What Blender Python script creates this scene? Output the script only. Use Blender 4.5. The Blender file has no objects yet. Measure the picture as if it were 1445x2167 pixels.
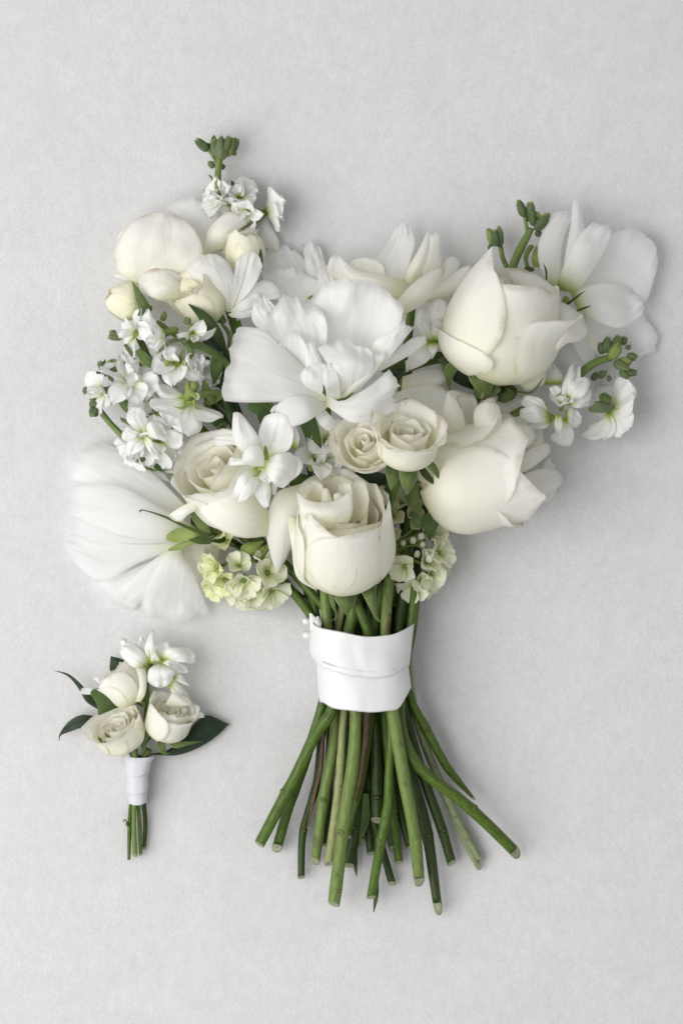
import bpy, math, random
from mathutils import Vector, Matrix, noise

# ------------------------------------------------------------------ scene, camera, light
scene = bpy.context.scene
PX = 0.00025                      # metres per photograph pixel at the cloth
CAM_H = 1.6                       # camera height above the cloth
CX, CY = 722.5, 1083.5
cam_d = bpy.data.cameras.new("camera")
cam = bpy.data.objects.new("camera", cam_d)
scene.collection.objects.link(cam)
cam.location = (0, 0, CAM_H)
cam_d.sensor_fit = 'VERTICAL'
cam_d.sensor_height = 36.0
cam_d.lens = 36.0 * CAM_H / (2167 * PX)
cam_d.clip_end = 20
cam_d.clip_start = 0.05
cam_d.dof.use_dof = True
cam_d.dof.focus_distance = CAM_H - 0.055
cam_d.dof.aperture_fstop = 7.0
scene.camera = cam

world = bpy.data.worlds.new("World")
scene.world = world
world.use_nodes = True
bg = world.node_tree.nodes["Background"]
bg.inputs[0].default_value = (0.985, 0.985, 1.0, 1)
bg.inputs[1].default_value = 0.50

def area_lamp(name, loc, target, size, power, color=(1, 1, 1)):
    d = bpy.data.lights.new(name, 'AREA')
    d.shape = 'RECTANGLE'
    d.size, d.size_y = size
    d.energy = power
    d.color = color
    o = bpy.data.objects.new(name, d)
    scene.collection.objects.link(o)
    o.location = loc
    o.rotation_euler = (Vector(target) - Vector(loc)).to_track_quat('-Z', 'Y').to_euler()
    return o
area_lamp("window_light", (-1.12, -0.24, 1.30), (0, 0, 0), (1.7, 1.7), 36, (1.0, 0.988, 0.972))

vs = scene.view_settings
vs.view_transform = 'Standard'
vs.look = 'None'
vs.gamma = 1.0
vs.use_curve_mapping = False
vs.exposure = 0.0
scene.render.engine = 'CYCLES'
scene.cycles.use_denoising = True
try:
    scene.cycles.denoiser = 'OPENIMAGEDENOISE'
except Exception:
    pass
scene.cycles.max_bounces = 16
scene.cycles.diffuse_bounces = 10
scene.cycles.transmission_bounces = 12
scene.cycles.caustics_reflective = False
scene.cycles.caustics_refractive = False
col = scene.collection

# ------------------------------------------------------------------ materials
def new_mat(name):
    m = bpy.data.materials.new(name)
    m.use_nodes = True
    nt = m.node_tree
    for n in list(nt.nodes):
        nt.nodes.remove(n)
    out = nt.nodes.new("ShaderNodeOutputMaterial")
    return m, nt, out

def N(nt, kind, **kw):
    n = nt.nodes.new(kind)
    for k, v in kw.items():
        setattr(n, k, v)
    return n

def ramp(nt, stops, interp='LINEAR'):
    r = nt.nodes.new("ShaderNodeValToRGB")
    r.color_ramp.interpolation = interp
    el = r.color_ramp.elements
    while len(el) > 1:
        el.remove(el[-1])
    el[0].position = stops[0][0]
    el[0].color = (*stops[0][1], 1)
    for p, c in stops[1:]:
        e = el.new(p)
        e.color = (*c, 1)
    return r

def petal_mat(name, stops, transl=0.35, vein=0.25, gloss=0.25, rough=0.5, wear=0.0, crumple=0.0, tcol=None, sheer=0.0, crease=0.16, rimtan=0.0, tint=0.3):
    """thin petal: colour runs from the base (0) to the tip (1) along the petal's own length"""
    m, nt, out = new_mat(name)
    L = nt.links.new
    uv = N(nt, "ShaderNodeUVMap")
    uv.uv_map = "uv"
    sep = N(nt, "ShaderNodeSeparateXYZ")
    L(uv.outputs[0], sep.inputs[0])
    geo = N(nt, "ShaderNodeNewGeometry")
    nz = N(nt, "ShaderNodeTexNoise")
    nz.inputs["Scale"].default_value = 60
    nz.inputs["Detail"].default_value = 3
    L(geo.outputs["Position"], nz.inputs["Vector"])
    # streaky veins along the petal
    mp = N(nt, "ShaderNodeMapping")
    mp.inputs["Scale"].default_value = (38, 2.6, 1)
    L(uv.outputs[0], mp.inputs["Vector"])
    vn = N(nt, "ShaderNodeTexNoise")
    vn.inputs["Scale"].default_value = 2.0
    vn.inputs["Detail"].default_value = 5
    vn.inputs["Roughness"].default_value = 0.6
    L(mp.outputs[0], vn.inputs["Vector"])
    # position along the petal, broken up by the veins
    add = N(nt, "ShaderNodeMath", operation='MULTIPLY_ADD')
    L(vn.outputs["Fac"], add.inputs[0])
    add.inputs[1].default_value = 0.22
    L(sep.outputs["Y"], add.inputs[2])
    sub = N(nt, "ShaderNodeMath", operation='SUBTRACT')
    L(add.outputs[0], sub.inputs[0])
    sub.inputs[1].default_value = 0.11
    r = ramp(nt, stops)
    L(sub.outputs[0], r.inputs[0])
    # faint mottling + vein tint
    mixc = N(nt, "ShaderNodeMix", data_type='RGBA', blend_type='MULTIPLY')
    rm = ramp(nt, [(0.32, (0.86, 0.86, 0.84)), (0.62, (1, 1, 1))])
    L(vn.outputs["Fac"], rm.inputs[0])
    mixc.inputs[0].default_value = tint
    L(r.outputs[0], mixc.inputs[6])
    L(rm.outputs[0], mixc.inputs[7])
    colour = mixc.outputs[2]
    if wear > 0:
        # tan bruising that gathers in small spots near the petal rim
        wn = N(nt, "ShaderNodeTexNoise")
        wn.inputs["Scale"].default_value = 170
        wn.inputs["Detail"].default_value = 4
        L(geo.outputs["Position"], wn.inputs["Vector"])
        g = N(nt, "ShaderNodeMath", operation='MULTIPLY_ADD')
        L(sep.outputs["Y"], g.inputs[0])
        g.inputs[1].default_value = 0.55
        L(wn.outputs["Fac"], g.inputs[2])
        th = ramp(nt, [(0.0, (0, 0, 0)), (1.13 / 1.3, (0, 0, 0)), (1.21 / 1.3, (1, 1, 1))])
        dv = N(nt, "ShaderNodeMath", operation='DIVIDE')
        L(g.outputs[0], dv.inputs[0])
        dv.inputs[1].default_value = 1.3
        L(dv.outputs[0], th.inputs[0])
        wm = N(nt, "ShaderNodeMath", operation='MULTIPLY')
        L(th.outputs[0], wm.inputs[0])
        wm.inputs[1].default_value = wear
        mw = N(nt, "ShaderNodeMix", data_type='RGBA')
        L(wm.outputs[0], mw.inputs[0])
        L(colour, mw.inputs[6])
        mw.inputs[7].default_value = (0.50, 0.36, 0.20, 1)
        colour = mw.outputs[2]
    ra = N(nt, "ShaderNodeAttribute")
    ra.attribute_name = "rim"
    rr = ramp(nt, [(0.0, (0, 0, 0)), (0.90, (0, 0, 0)), (0.99, (1, 1, 1))])
    L(ra.outputs["Fac"], rr.inputs[0])
    if rimtan > 0:
        rn = N(nt, "ShaderNodeTexNoise")
        rn.inputs["Scale"].default_value = 90
        rn.inputs["Detail"].default_value = 3
        L(geo.outputs["Position"], rn.inputs["Vector"])
        rt = ramp(nt, [(0.0, (0, 0, 0)), (0.50, (0, 0, 0)), (0.66, (1, 1, 1))])
        L(rn.outputs["Fac"], rt.inputs[0])
        r2 = N(nt, "ShaderNodeMath", operation='MULTIPLY')
        L(rr.outputs[0], r2.inputs[0]); L(rt.outputs[0], r2.inputs[1])
        r3 = N(nt, "ShaderNodeMath", operation='MULTIPLY')
        L(r2.outputs[0], r3.inputs[0]); r3.inputs[1].default_value = rimtan
        r4 = N(nt, "ShaderNodeMix", data_type='RGBA')
        L(r3.outputs[0], r4.inputs[0]); L(colour, r4.inputs[6])
        r4.inputs[7].default_value = (0.58, 0.45, 0.28, 1)
        colour = r4.outputs[2]
    # relief
    b1 = N(nt, "ShaderNodeBump")
    b1.inputs["Strength"].default_value = vein
    b1.inputs["Distance"].default_value = 0.0006
    L(vn.outputs["Fac"], b1.inputs["Height"])
    nrm = b1.outputs[0]
    if crumple > 0:
        b2 = N(nt, "ShaderNodeBump")
        b2.inputs["Strength"].default_value = crumple
        b2.inputs["Distance"].default_value = 0.002
        cn = N(nt, "ShaderNodeTexNoise")
        cn.inputs["Scale"].default_value = 130
        cn.inputs["Detail"].default_value = 3
        L(geo.outputs["Position"], cn.inputs["Vector"])
        L(cn.outputs["Fac"], b2.inputs["Height"])
        L(nrm, b2.inputs["Normal"])
        nrm = b2.outputs[0]
    # soft creases running down the petal
    m5 = N(nt, "ShaderNodeMapping")
    m5.inputs["Scale"].default_value = (5.0, 1.7, 1)
    L(uv.outputs[0], m5.inputs["Vector"])
    oi = N(nt, "ShaderNodeObjectInfo")
    sh = N(nt, "ShaderNodeCombineXYZ")
    s9 = N(nt, "ShaderNodeMath", operation='MULTIPLY')
    L(oi.outputs["Random"], s9.inputs[0]); s9.inputs[1].default_value = 30
    L(s9.outputs[0], sh.inputs[0]); L(s9.outputs[0], sh.inputs[2])
    L(sh.outputs[0], m5.inputs["Location"])
    c5 = N(nt, "ShaderNodeTexNoise")
    c5.inputs["Scale"].default_value = 1.0
    c5.inputs["Detail"].default_value = 4
    c5.inputs["Distortion"].default_value = 0.8
    L(m5.outputs[0], c5.inputs["Vector"])
    b5 = N(nt, "ShaderNodeBump")
    b5.inputs["Strength"].default_value = crease
    b5.inputs["Distance"].default_value = 0.004
    L(c5.outputs["Fac"], b5.inputs["Height"])
    L(nrm, b5.inputs["Normal"])
    nrm = b5.outputs[0]
    p = N(nt, "ShaderNodeBsdfPrincipled")
    L(colour, p.inputs["Base Color"])
    p.inputs["Roughness"].default_value = rough
    p.inputs["Specular IOR Level"].default_value = gloss
    p.inputs["Sheen Weight"].default_value = 0.06
    L(nrm, p.inputs["Normal"])
    t = N(nt, "ShaderNodeBsdfTranslucent")
    if tcol:
        mt = N(nt, "ShaderNodeMix", data_type='RGBA', blend_type='MULTIPLY')
        mt.inputs[0].default_value = 1
        L(colour, mt.inputs[6])
        mt.inputs[7].default_value = (*tcol, 1)
        L(mt.outputs[2], t.inputs["Color"])
    else:
        L(colour, t.inputs["Color"])
    L(nrm, t.inputs["Normal"])
    mx = N(nt, "ShaderNodeMixShader")
    tf = N(nt, "ShaderNodeMath", operation='MULTIPLY_ADD')
    L(rr.outputs[0], tf.inputs[0]); tf.inputs[1].default_value = 0.25; tf.inputs[2].default_value = transl
    L(tf.outputs[0], mx.inputs[0])
    L(p.outputs[0], mx.inputs[1])
    L(t.outputs[0], mx.inputs[2])
    if sheer > 0:
        tr = N(nt, "ShaderNodeBsdfTransparent")
        sf = N(nt, "ShaderNodeMath", operation='MULTIPLY')
        L(sep.outputs["Y"], sf.inputs[0]); sf.inputs[1].default_value = sheer
        m3 = N(nt, "ShaderNodeMixShader")
        L(sf.outputs[0], m3.inputs[0])
        L(mx.outputs[0], m3.inputs[1])
        L(tr.outputs[0], m3.inputs[2])
        mx = m3
    L(mx.outputs[0], out.inputs[0])
    return m

M = {}
M['rose'] = petal_mat("rose_petal", [(0.0, (0.78, 0.78, 0.56)), (0.25, (0.895, 0.888, 0.785)), (0.6, (0.91, 0.905, 0.85)), (1, (0.912, 0.91, 0.882))], 0.38, 0.08, wear=0.22, tcol=(1, 0.995, 0.94), crease=0.24, rimtan=0.6, tint=0.18)
M['rose_inner'] = petal_mat("rose_inner_petal", [(0.0, (0.89, 0.865, 0.66)), (0.5, (0.915, 0.90, 0.79)), (1, (0.918, 0.91, 0.86))], 0.50, 0.14, wear=0.2, tcol=(1, 0.995, 0.94), crease=0.16, rimtan=0.3)
M['cream'] = petal_mat("spray_rose_petal", [(0.0, (0.90, 0.88, 0.72)), (0.4, (0.925, 0.917, 0.835)), (1, (0.926, 0.92, 0.875))], 0.52, 0.2, wear=0.45, tcol=(1, 0.995, 0.945), crease=0.2, rimtan=0.75)
M['bud'] = petal_mat("rose_bud_petal", [(0.0, (0.72, 0.74, 0.44)), (0.4, (0.885, 0.875, 0.69)), (1, (0.91, 0.895, 0.79))], 0.30, 0.2, wear=0.6, tcol=(1, 0.985, 0.88), crease=0.2, rimtan=0.8)
M['white'] = petal_mat("white_petal", [(0.0, (0.76, 0.79, 0.55)), (0.10, (0.87, 0.87, 0.79)), (0.32, (0.90, 0.898, 0.885)), (1, (0.915, 0.914, 0.913))], 0.44, 0.15, crumple=0.10, sheer=0.06, crease=0.26, tint=0.2)
M['white_green'] = petal_mat("white_petal_green_base", [(0.0, (0.30, 0.36, 0.10)), (0.07, (0.52, 0.57, 0.26)), (0.20, (0.83, 0.84, 0.70)), (0.40, (0.90, 0.90, 0.88)), (1, (0.915, 0.914, 0.913))], 0.44, 0.15, crumple=0.08, sheer=0.20, crease=0.22)
M['stock'] = petal_mat("stock_petal", [(0.0, (0.22, 0.32, 0.04)), (0.11, (0.42, 0.54, 0.12)), (0.26, (0.83, 0.86, 0.64)), (0.44, (0.905, 0.905, 0.885)), (1, (0.92, 0.92, 0.918))], 0.34, 0.26, crumple=0.14, crease=0.18)
M['hydrangea'] = petal_mat("hydrangea_petal", [(0.0, (0.58, 0.64, 0.24)), (0.35, (0.80, 0.82, 0.50)), (1, (0.88, 0.875, 0.67))], 0.32, 0.3, wear=0.4, tcol=(0.98, 1, 0.75))
M['hydrangea_pale'] = petal_mat("hydrangea_pale_petal", [(0.0, (0.55, 0.64, 0.25)), (0.35, (0.82, 0.84, 0.64)), (1, (0.89, 0.885, 0.79))], 0.32, 0.3, wear=0.55, tcol=(0.98, 1, 0.82))

def leaf_mat(name, c0, c1, transl=0.12, rough=0.42, edge=None, vein=0.5, gloss=0.4):
    m, nt, out = new_mat(name)
    L = nt.links.new
    uv = N(nt, "ShaderNodeUVMap")
    uv.uv_map = "uv"
    sep = N(nt, "ShaderNodeSeparateXYZ")
    L(uv.outputs[0], sep.inputs[0])
    geo = N(nt, "ShaderNodeNewGeometry")
    nz = N(nt, "ShaderNodeTexNoise")
    nz.inputs["Scale"].default_value = 90
    nz.inputs["Detail"].default_value = 5
    L(geo.outputs["Position"], nz.inputs["Vector"])
    r = ramp(nt, [(0.3, c0), (0.7, c1)])
    L(nz.outputs["Fac"], r.inputs[0])
    colour = r.outputs[0]
    # |u-.5|*2 : 0 at midrib, 1 at rim
    a = N(nt, "ShaderNodeMath", operation='SUBTRACT')
    L(sep.outputs["X"], a.inputs[0]); a.inputs[1].default_value = 0.5
    b = N(nt, "ShaderNodeMath", operation='ABSOLUTE')
    L(a.outputs[0], b.inputs[0])
    if edge:
        e = ramp(nt, [(0.0, (0.35, 0.35, 0.35)), (0.02, (0, 0, 0)), (0.45, (0, 0, 0)), (0.49, (1, 1, 1))])
        L(b.outputs[0], e.inputs[0])
        mx = N(nt, "ShaderNodeMix", data_type='RGBA')
        L(e.outputs[0], mx.inputs[0])
        L(colour, mx.inputs[6])
        mx.inputs[7].default_value = (*edge, 1)
        colour = mx.outputs[2]
    wv = N(nt, "ShaderNodeTexWave")
    wv.inputs["Scale"].default_value = 7
    wv.inputs["Distortion"].default_value = 1.5
    mp = N(nt, "ShaderNodeCombineXYZ")
    d = N(nt, "ShaderNodeMath", operation='MULTIPLY_ADD')
    L(b.outputs[0], d.inputs[0]); d.inputs[1].default_value = -0.6
    L(sep.outputs["Y"], d.inputs[2])
    L(d.outputs[0], mp.inputs[0])
    L(mp.outputs[0], wv.inputs["Vector"])
    bp = N(nt, "ShaderNodeBump")
    bp.inputs["Strength"].default_value = vein
    bp.inputs["Distance"].default_value = 0.0006
    L(wv.outputs["Fac"], bp.inputs["Height"])
    b2 = N(nt, "ShaderNodeBump")
    b2.inputs["Strength"].default_value = 0.25
    b2.inputs["Distance"].default_value = 0.0008
    L(nz.outputs["Fac"], b2.inputs["Height"])
    L(bp.outputs[0], b2.inputs["Normal"])
    p = N(nt, "ShaderNodeBsdfPrincipled")
    L(colour, p.inputs["Base Color"])
    p.inputs["Roughness"].default_value = rough
    p.inputs["Specular IOR Level"].default_value = gloss
    L(b2.outputs[0], p.inputs["Normal"])
    t = N(nt, "ShaderNodeBsdfTranslucent")
    L(colour, t.inputs["Color"])
    mx2 = N(nt, "ShaderNodeMixShader")
    mx2.inputs[0].default_value = transl
    L(p.outputs[0], mx2.inputs[1])
    L(t.outputs[0], mx2.inputs[2])
    L(mx2.outputs[0], out.inputs[0])
    return m

M['leaf_dark'] = leaf_mat("dark_glossy_leaf", (0.012, 0.028, 0.010), (0.022, 0.046, 0.016), 0.06, 0.34, gloss=0.4, vein=0.35, edge=(0.045, 0.075, 0.03))
M['leaf'] = leaf_mat("green_leaf", (0.045, 0.085, 0.018), (0.085, 0.14, 0.035), 0.15, 0.5)
M['leaf_grey'] = leaf_mat("grey_green_leaf", (0.10, 0.145, 0.065), (0.16, 0.20, 0.10), 0.12, 0.65, edge=(0.26, 0.30, 0.18))
M['sepal'] = leaf_mat("rose_sepal", (0.085, 0.14, 0.032), (0.17, 0.23, 0.07), 0.15, 0.55, edge=(0.42, 0.45, 0.28))
M['sepal_dark'] = leaf_mat("dark_sepal", (0.030, 0.060, 0.012), (0.075, 0.12, 0.022), 0.1, 0.5)
M['bud_green'] = leaf_mat("stock_bud_green", (0.07, 0.105, 0.045), (0.14, 0.18, 0.085), 0.05, 0.65, vein=0.2, gloss=0.25)
M['calyx'] = leaf_mat("pale_green_calyx", (0.17, 0.235, 0.055), (0.28, 0.345, 0.105), 0.15, 0.55, gloss=0.25, vein=0.2)

def stem_mat(name, c0, c1, blotch=(0.05, 0.035, 0.015), blotch_amt=0.5, rough=0.45):
    m, nt, out = new_mat(name)
    L = nt.links.new
    uv = N(nt, "ShaderNodeUVMap")
    uv.uv_map = "uv"
    oi = N(nt, "ShaderNodeObjectInfo")
    mp = N(nt, "ShaderNodeMapping")
    mp.inputs["Scale"].default_value = (9, 2.2, 1)
    L(uv.outputs[0], mp.inputs["Vector"])
    of = N(nt, "ShaderNodeCombineXYZ")
    mo = N(nt, "ShaderNodeMath", operation='MULTIPLY')
    L(oi.outputs["Random"], mo.inputs[0]); mo.inputs[1].default_value = 40
    L(mo.outputs[0], of.inputs[0]); L(mo.outputs[0], of.inputs[1])
    L(of.outputs[0], mp.inputs["Location"])
    nz = N(nt, "ShaderNodeTexNoise")
    nz.inputs["Scale"].default_value = 1.6
    nz.inputs["Detail"].default_value = 6
    nz.inputs["Roughness"].default_value = 0.6
    L(mp.outputs[0], nz.inputs["Vector"])
    r = ramp(nt, [(0.32, c0), (0.68, c1)])
    L(nz.outputs["Fac"], r.inputs[0])
    # small dark scars
    geo = N(nt, "ShaderNodeNewGeometry")
    n2 = N(nt, "ShaderNodeTexNoise")
    n2.inputs["Scale"].default_value = 110
    n2.inputs["Detail"].default_value = 3
    L(geo.outputs["Position"], n2.inputs["Vector"])
    th = ramp(nt, [(0.0, (0, 0, 0)), (0.61, (0, 0, 0)), (0.69, (1, 1, 1))])
    L(n2.outputs["Fac"], th.inputs[0])
    mu = N(nt, "ShaderNodeMath", operation='MULTIPLY')
    L(th.outputs[0], mu.inputs[0]); mu.inputs[1].default_value = blotch_amt
    mx = N(nt, "ShaderNodeMix", data_type='RGBA')
    L(mu.outputs[0], mx.inputs[0])
    L(r.outputs[0], mx.inputs[6])
    mx.inputs[7].default_value = (*blotch, 1)
    n3 = N(nt, "ShaderNodeTexNoise")
    n3.inputs["Scale"].default_value = 900
    n3.inputs["Detail"].default_value = 2
    L(geo.outputs["Position"], n3.inputs["Vector"])
    b0 = N(nt, "ShaderNodeBump")
    b0.inputs["Strength"].default_value = 0.35
    b0.inputs["Distance"].default_value = 0.0008
    L(nz.outputs["Fac"], b0.inputs["Height"])
    b1 = N(nt, "ShaderNodeBump")
    b1.inputs["Strength"].default_value = 0.06
    b1.inputs["Distance"].default_value = 0.0003
    L(n3.outputs["Fac"], b1.inputs["Height"])
    L(b0.outputs[0], b1.inputs["Normal"])
    p = N(nt, "ShaderNodeBsdfPrincipled")
    L(mx.outputs[2], p.inputs["Base Color"])
    p.inputs["Roughness"].default_value = rough
    p.inputs["Specular IOR Level"].default_value = 0.35
    L(b1.outputs[0], p.inputs["Normal"])
    L(p.outputs[0], out.inputs[0])
    return m

M['stem_light'] = stem_mat("light_green_stem", (0.092, 0.145, 0.030), (0.165, 0.230, 0.058))
M['stem_mid'] = stem_mat("mid_green_stem", (0.034, 0.074, 0.004), (0.088, 0.150, 0.015))
M['stem_dark'] = stem_mat("dark_green_stem", (0.010, 0.026, 0.002), (0.036, 0.070, 0.007))
M['stem_pale'] = stem_mat("pale_green_stem", (0.15, 0.195, 0.095), (0.26, 0.30, 0.16), rough=0.6)
M['stem_yellow'] = stem_mat("yellow_green_stem", (0.19, 0.22, 0.08), (0.33, 0.345, 0.155))
M['twig'] = stem_mat("brown_twig", (0.055, 0.032, 0.014), (0.20, 0.13, 0.07))
M['cut_end'] = stem_mat("cut_stem_end", (0.17, 0.20, 0.09), (0.42, 0.43, 0.31), (0.3, 0.32, 0.2), 0.5, 0.7)

def satin_mat(name, c):
    m, nt, out = new_mat(name)
    L = nt.links.new
    uv = N(nt, "ShaderNodeUVMap")
    uv.uv_map = "uv"
    mp = N(nt, "ShaderNodeMapping")
    mp.inputs["Scale"].default_value = (3, 220, 1)
    L(uv.outputs[0], mp.inputs["Vector"])
    nz = N(nt, "ShaderNodeTexNoise")
    nz.inputs["Scale"].default_value = 1.0
    nz.inputs["Detail"].default_value = 4
    L(mp.outputs[0], nz.inputs["Vector"])
    b = N(nt, "ShaderNodeBump")
    b.inputs["Strength"].default_value = 0.12
    b.inputs["Distance"].default_value = 0.0003
    L(nz.outputs["Fac"], b.inputs["Height"])
    geo = N(nt, "ShaderNodeNewGeometry")
    n2 = N(nt, "ShaderNodeTexNoise")
    n2.inputs["Scale"].default_value = 55
    n2.inputs["Detail"].default_value = 2
    L(geo.outputs["Position"], n2.inputs["Vector"])
    b2 = N(nt, "ShaderNodeBump")
    b2.inputs["Strength"].default_value = 0.2
    b2.inputs["Distance"].default_value = 0.003
    L(n2.outputs["Fac"], b2.inputs["Height"])
    L(b.outputs[0], b2.inputs["Normal"])
    p = N(nt, "ShaderNodeBsdfPrincipled")
    p.inputs["Base Color"].default_value = (*c, 1)
    p.inputs["Roughness"].default_value = 0.42
    p.inputs["Anisotropic"].default_value = 0.4
    p.inputs["Specular IOR Level"].default_value = 0.45
    p.inputs["Sheen Weight"].default_value = 0.15
    L(b2.outputs[0], p.inputs["Normal"])
    L(p.outputs[0], out.inputs[0])
    return m
M['satin'] = satin_mat("white_satin", (0.69, 0.69, 0.695))
M['satin_cool'] = satin_mat("cool_white_satin", (0.56, 0.56, 0.605))

def plain(name, c, rough=0.3, metal=0.0, spec=0.5, coat=0.0, trans=0.0):
    m, nt, out = new_mat(name)
    p = N(nt, "ShaderNodeBsdfPrincipled")
    nz = N(nt, "ShaderNodeTexNoise")
    nz.inputs["Scale"].default_value = 300
    r = ramp(nt, [(0.3, tuple(x * 0.93 for x in c)), (0.7, c)])
    nt.links.new(nz.outputs["Fac"], r.inputs[0])
    nt.links.new(r.outputs[0], p.inputs["Base Color"])
    p.inputs["Roughness"].default_value = rough
    p.inputs["Metallic"].default_value = metal
    p.inputs["Specular IOR Level"].default_value = spec
    p.inputs["Coat Weight"].default_value = coat
    p.inputs["Transmission Weight"].default_value = trans
    nt.links.new(p.outputs[0], out.inputs[0])
    return m
M['pearl'] = plain("pearl", (0.80, 0.79, 0.78), 0.18, 0.25, 0.7, 0.6)
M['steel'] = plain("pin_steel", (0.7, 0.7, 0.72), 0.25, 1.0)
M['cello'] = plain("clear_film", (0.95, 0.95, 0.95), 0.08, 0.0, 0.6, 0, 0.9)

def felt_mat():
    m, nt, out = new_mat("white_felt")
    L = nt.links.new
    tc = N(nt, "ShaderNodeTexCoord")
    P = tc.outputs["Object"]
    def nz(scale, detail=4, rough=0.6, stretch=None):
        n = N(nt, "ShaderNodeTexNoise")
        n.inputs["Scale"].default_value = scale
        n.inputs["Detail"].default_value = detail
        n.inputs["Roughness"].default_value = rough
        if stretch:
            mp = N(nt, "ShaderNodeMapping")
            mp.inputs["Scale"].default_value = stretch
            L(P, mp.inputs["Vector"])
            L(mp.outputs[0], n.inputs["Vector"])
        else:
            L(P, n.inputs["Vector"])
        return n.outputs["Fac"]
    big = nz(14, 4)
    mid = nz(75, 5, 0.65, (1.0, 0.9, 1))
    fib = nz(620, 4, 0.7, (1.1, 0.9, 1))
    fine = nz(1300, 3, 0.7)
    # colour: very faint warm / cool mottling and tiny dark pits
    cr = ramp(nt, [(0.34, (0.580, 0.577, 0.581)), (0.5, (0.597, 0.594, 0.597)), (0.64, (0.616, 0.613, 0.614))])
    mixv = N(nt, "ShaderNodeMath", operation='MULTIPLY_ADD')
    L(mid, mixv.inputs[0]); mixv.inputs[1].default_value = 0.55
    h = N(nt, "ShaderNodeMath", operation='MULTIPLY')
    L(big, h.inputs[0]); h.inputs[1].default_value = 0.45
    L(h.outputs[0], mixv.inputs[2])
    L(mixv.outputs[0], cr.inputs[0])
    pits = ramp(nt, [(0.0, (1, 1, 1)), (0.30, (1, 1, 1)), (0.375, (0, 0, 0))])
    L(fib, pits.inputs[0])
    pm = N(nt, "ShaderNodeMath", operation='MULTIPLY')
    L(pits.outputs[0], pm.inputs[0]); pm.inputs[1].default_value = 0.45
    streak = nz(170, 7, 0.85, (1.2, 0.8, 1))
    grain = nz(1100, 2, 0.6)
    sm = N(nt, "ShaderNodeMath", operation='MULTIPLY_ADD')
    L(streak, sm.inputs[0]); sm.inputs[1].default_value = 0.55
    gm = N(nt, "ShaderNodeMath", operation='MULTIPLY')
    L(grain, gm.inputs[0]); gm.inputs[1].default_value = 0.45
    L(gm.outputs[0], sm.inputs[2])
    sr = ramp(nt, [(0.39, (0.93, 0.93, 0.93)), (0.50, (1.0, 1.0, 1.0)), (0.61, (1.065, 1.065, 1.063))])
    L(sm.outputs[0], sr.inputs[0])
    mm = N(nt, "ShaderNodeMix", data_type='RGBA', blend_type='MULTIPLY')
    mm.inputs[0].default_value = 1.0
    L(cr.outputs[0], mm.inputs[6]); L(sr.outputs[0], mm.inputs[7])
    mc = N(nt, "ShaderNodeMix", data_type='RGBA')
    L(pm.outputs[0], mc.inputs[0])
    L(mm.outputs[2], mc.inputs[6])
    mc.inputs[7].default_value = (0.42, 0.41, 0.41, 1)
    b1 = N(nt, "ShaderNodeBump"); b1.inputs["Strength"].default_value = 0.06; b1.inputs["Distance"].default_value = 0.002
    L(mid, b1.inputs["Height"])
    b2 = N(nt, "ShaderNodeBump"); b2.inputs["Strength"].default_value = 0.34; b2.inputs["Distance"].default_value = 0.0006
    L(fib, b2.inputs["Height"]); L(b1.outputs[0], b2.inputs["Normal"])
    b3 = N(nt, "ShaderNodeBump"); b3.inputs["Strength"].default_value = 0.35; b3.inputs["Distance"].default_value = 0.0004
    L(fine, b3.inputs["Height"]); L(b2.outputs[0], b3.inputs["Normal"])
    # pebbled pile, stronger in patches
    wob = N(nt, "ShaderNodeVectorMath", operation='ADD')
    wsc = N(nt, "ShaderNodeVectorMath", operation='SCALE')
    wn = N(nt, "ShaderNodeTexNoise"); wn.inputs["Scale"].default_value = 260
    L(P, wn.inputs["Vector"]); L(wn.outputs["Color"], wsc.inputs[0]); wsc.inputs["Scale"].default_value = 0.003
    L(P, wob.inputs[0]); L(wsc.outputs[0], wob.inputs[1])
    vo = N(nt, "ShaderNodeTexVoronoi"); vo.inputs["Scale"].default_value = 760
    L(wob.outputs[0], vo.inputs["Vector"])
    b4 = N(nt, "ShaderNodeBump", invert=True); b4.inputs["Distance"].default_value = 0.0009
    ps = ramp(nt, [(0.44, (0.0, 0.0, 0.0)), (0.64, (0.16, 0.16, 0.16))]); L(big, ps.inputs[0])
    L(ps.outputs[0], b4.inputs["Strength"])
    L(vo.outputs["Distance"], b4.inputs["Height"]); L(b3.outputs[0], b4.inputs["Normal"])
    b3 = b4
    p = N(nt, "ShaderNodeBsdfPrincipled")
    L(mc.outputs[2], p.inputs["Base Color"])
    p.inputs["Roughness"].default_value = 0.95
    p.inputs["Specular IOR Level"].default_value = 0.08
    p.inputs["Sheen Weight"].default_value = 0.1
    L(b3.outputs[0], p.inputs["Normal"])
    L(p.outputs[0], out.inputs[0])
    return m
M['felt'] = felt_mat()

# ------------------------------------------------------------------ geometry helpers
def W3(px, py, z=0.0):
    """photograph pixel + height (also in pixels) -> world metres, seen from the camera's height"""
    zz = z * PX
    k = (CAM_H - zz) / CAM_H
    return Vector(((px - CX) * PX * k, (CY - py) * PX * k, zz))

CROPS = {'A': (140, 260, 2.89), 'B': (540, 420, 2.89), 'C': (920, 400, 2.89), 'D': (140, 640, 2.89),
         'E': (440, 780, 2.89), 'F': (780, 760, 2.4083), 'G': (120, 920, 2.676), 'H': (90, 1300, 3.3605),
         'I': (560, 1200, 3.6125), 'J': (510, 1460, 2.3689), 'P': (0, 0, 1.0)}
def q(c, x, y):
    ox, oy, s = CROPS[c]
    return ox + x / s, oy + y / s

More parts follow.
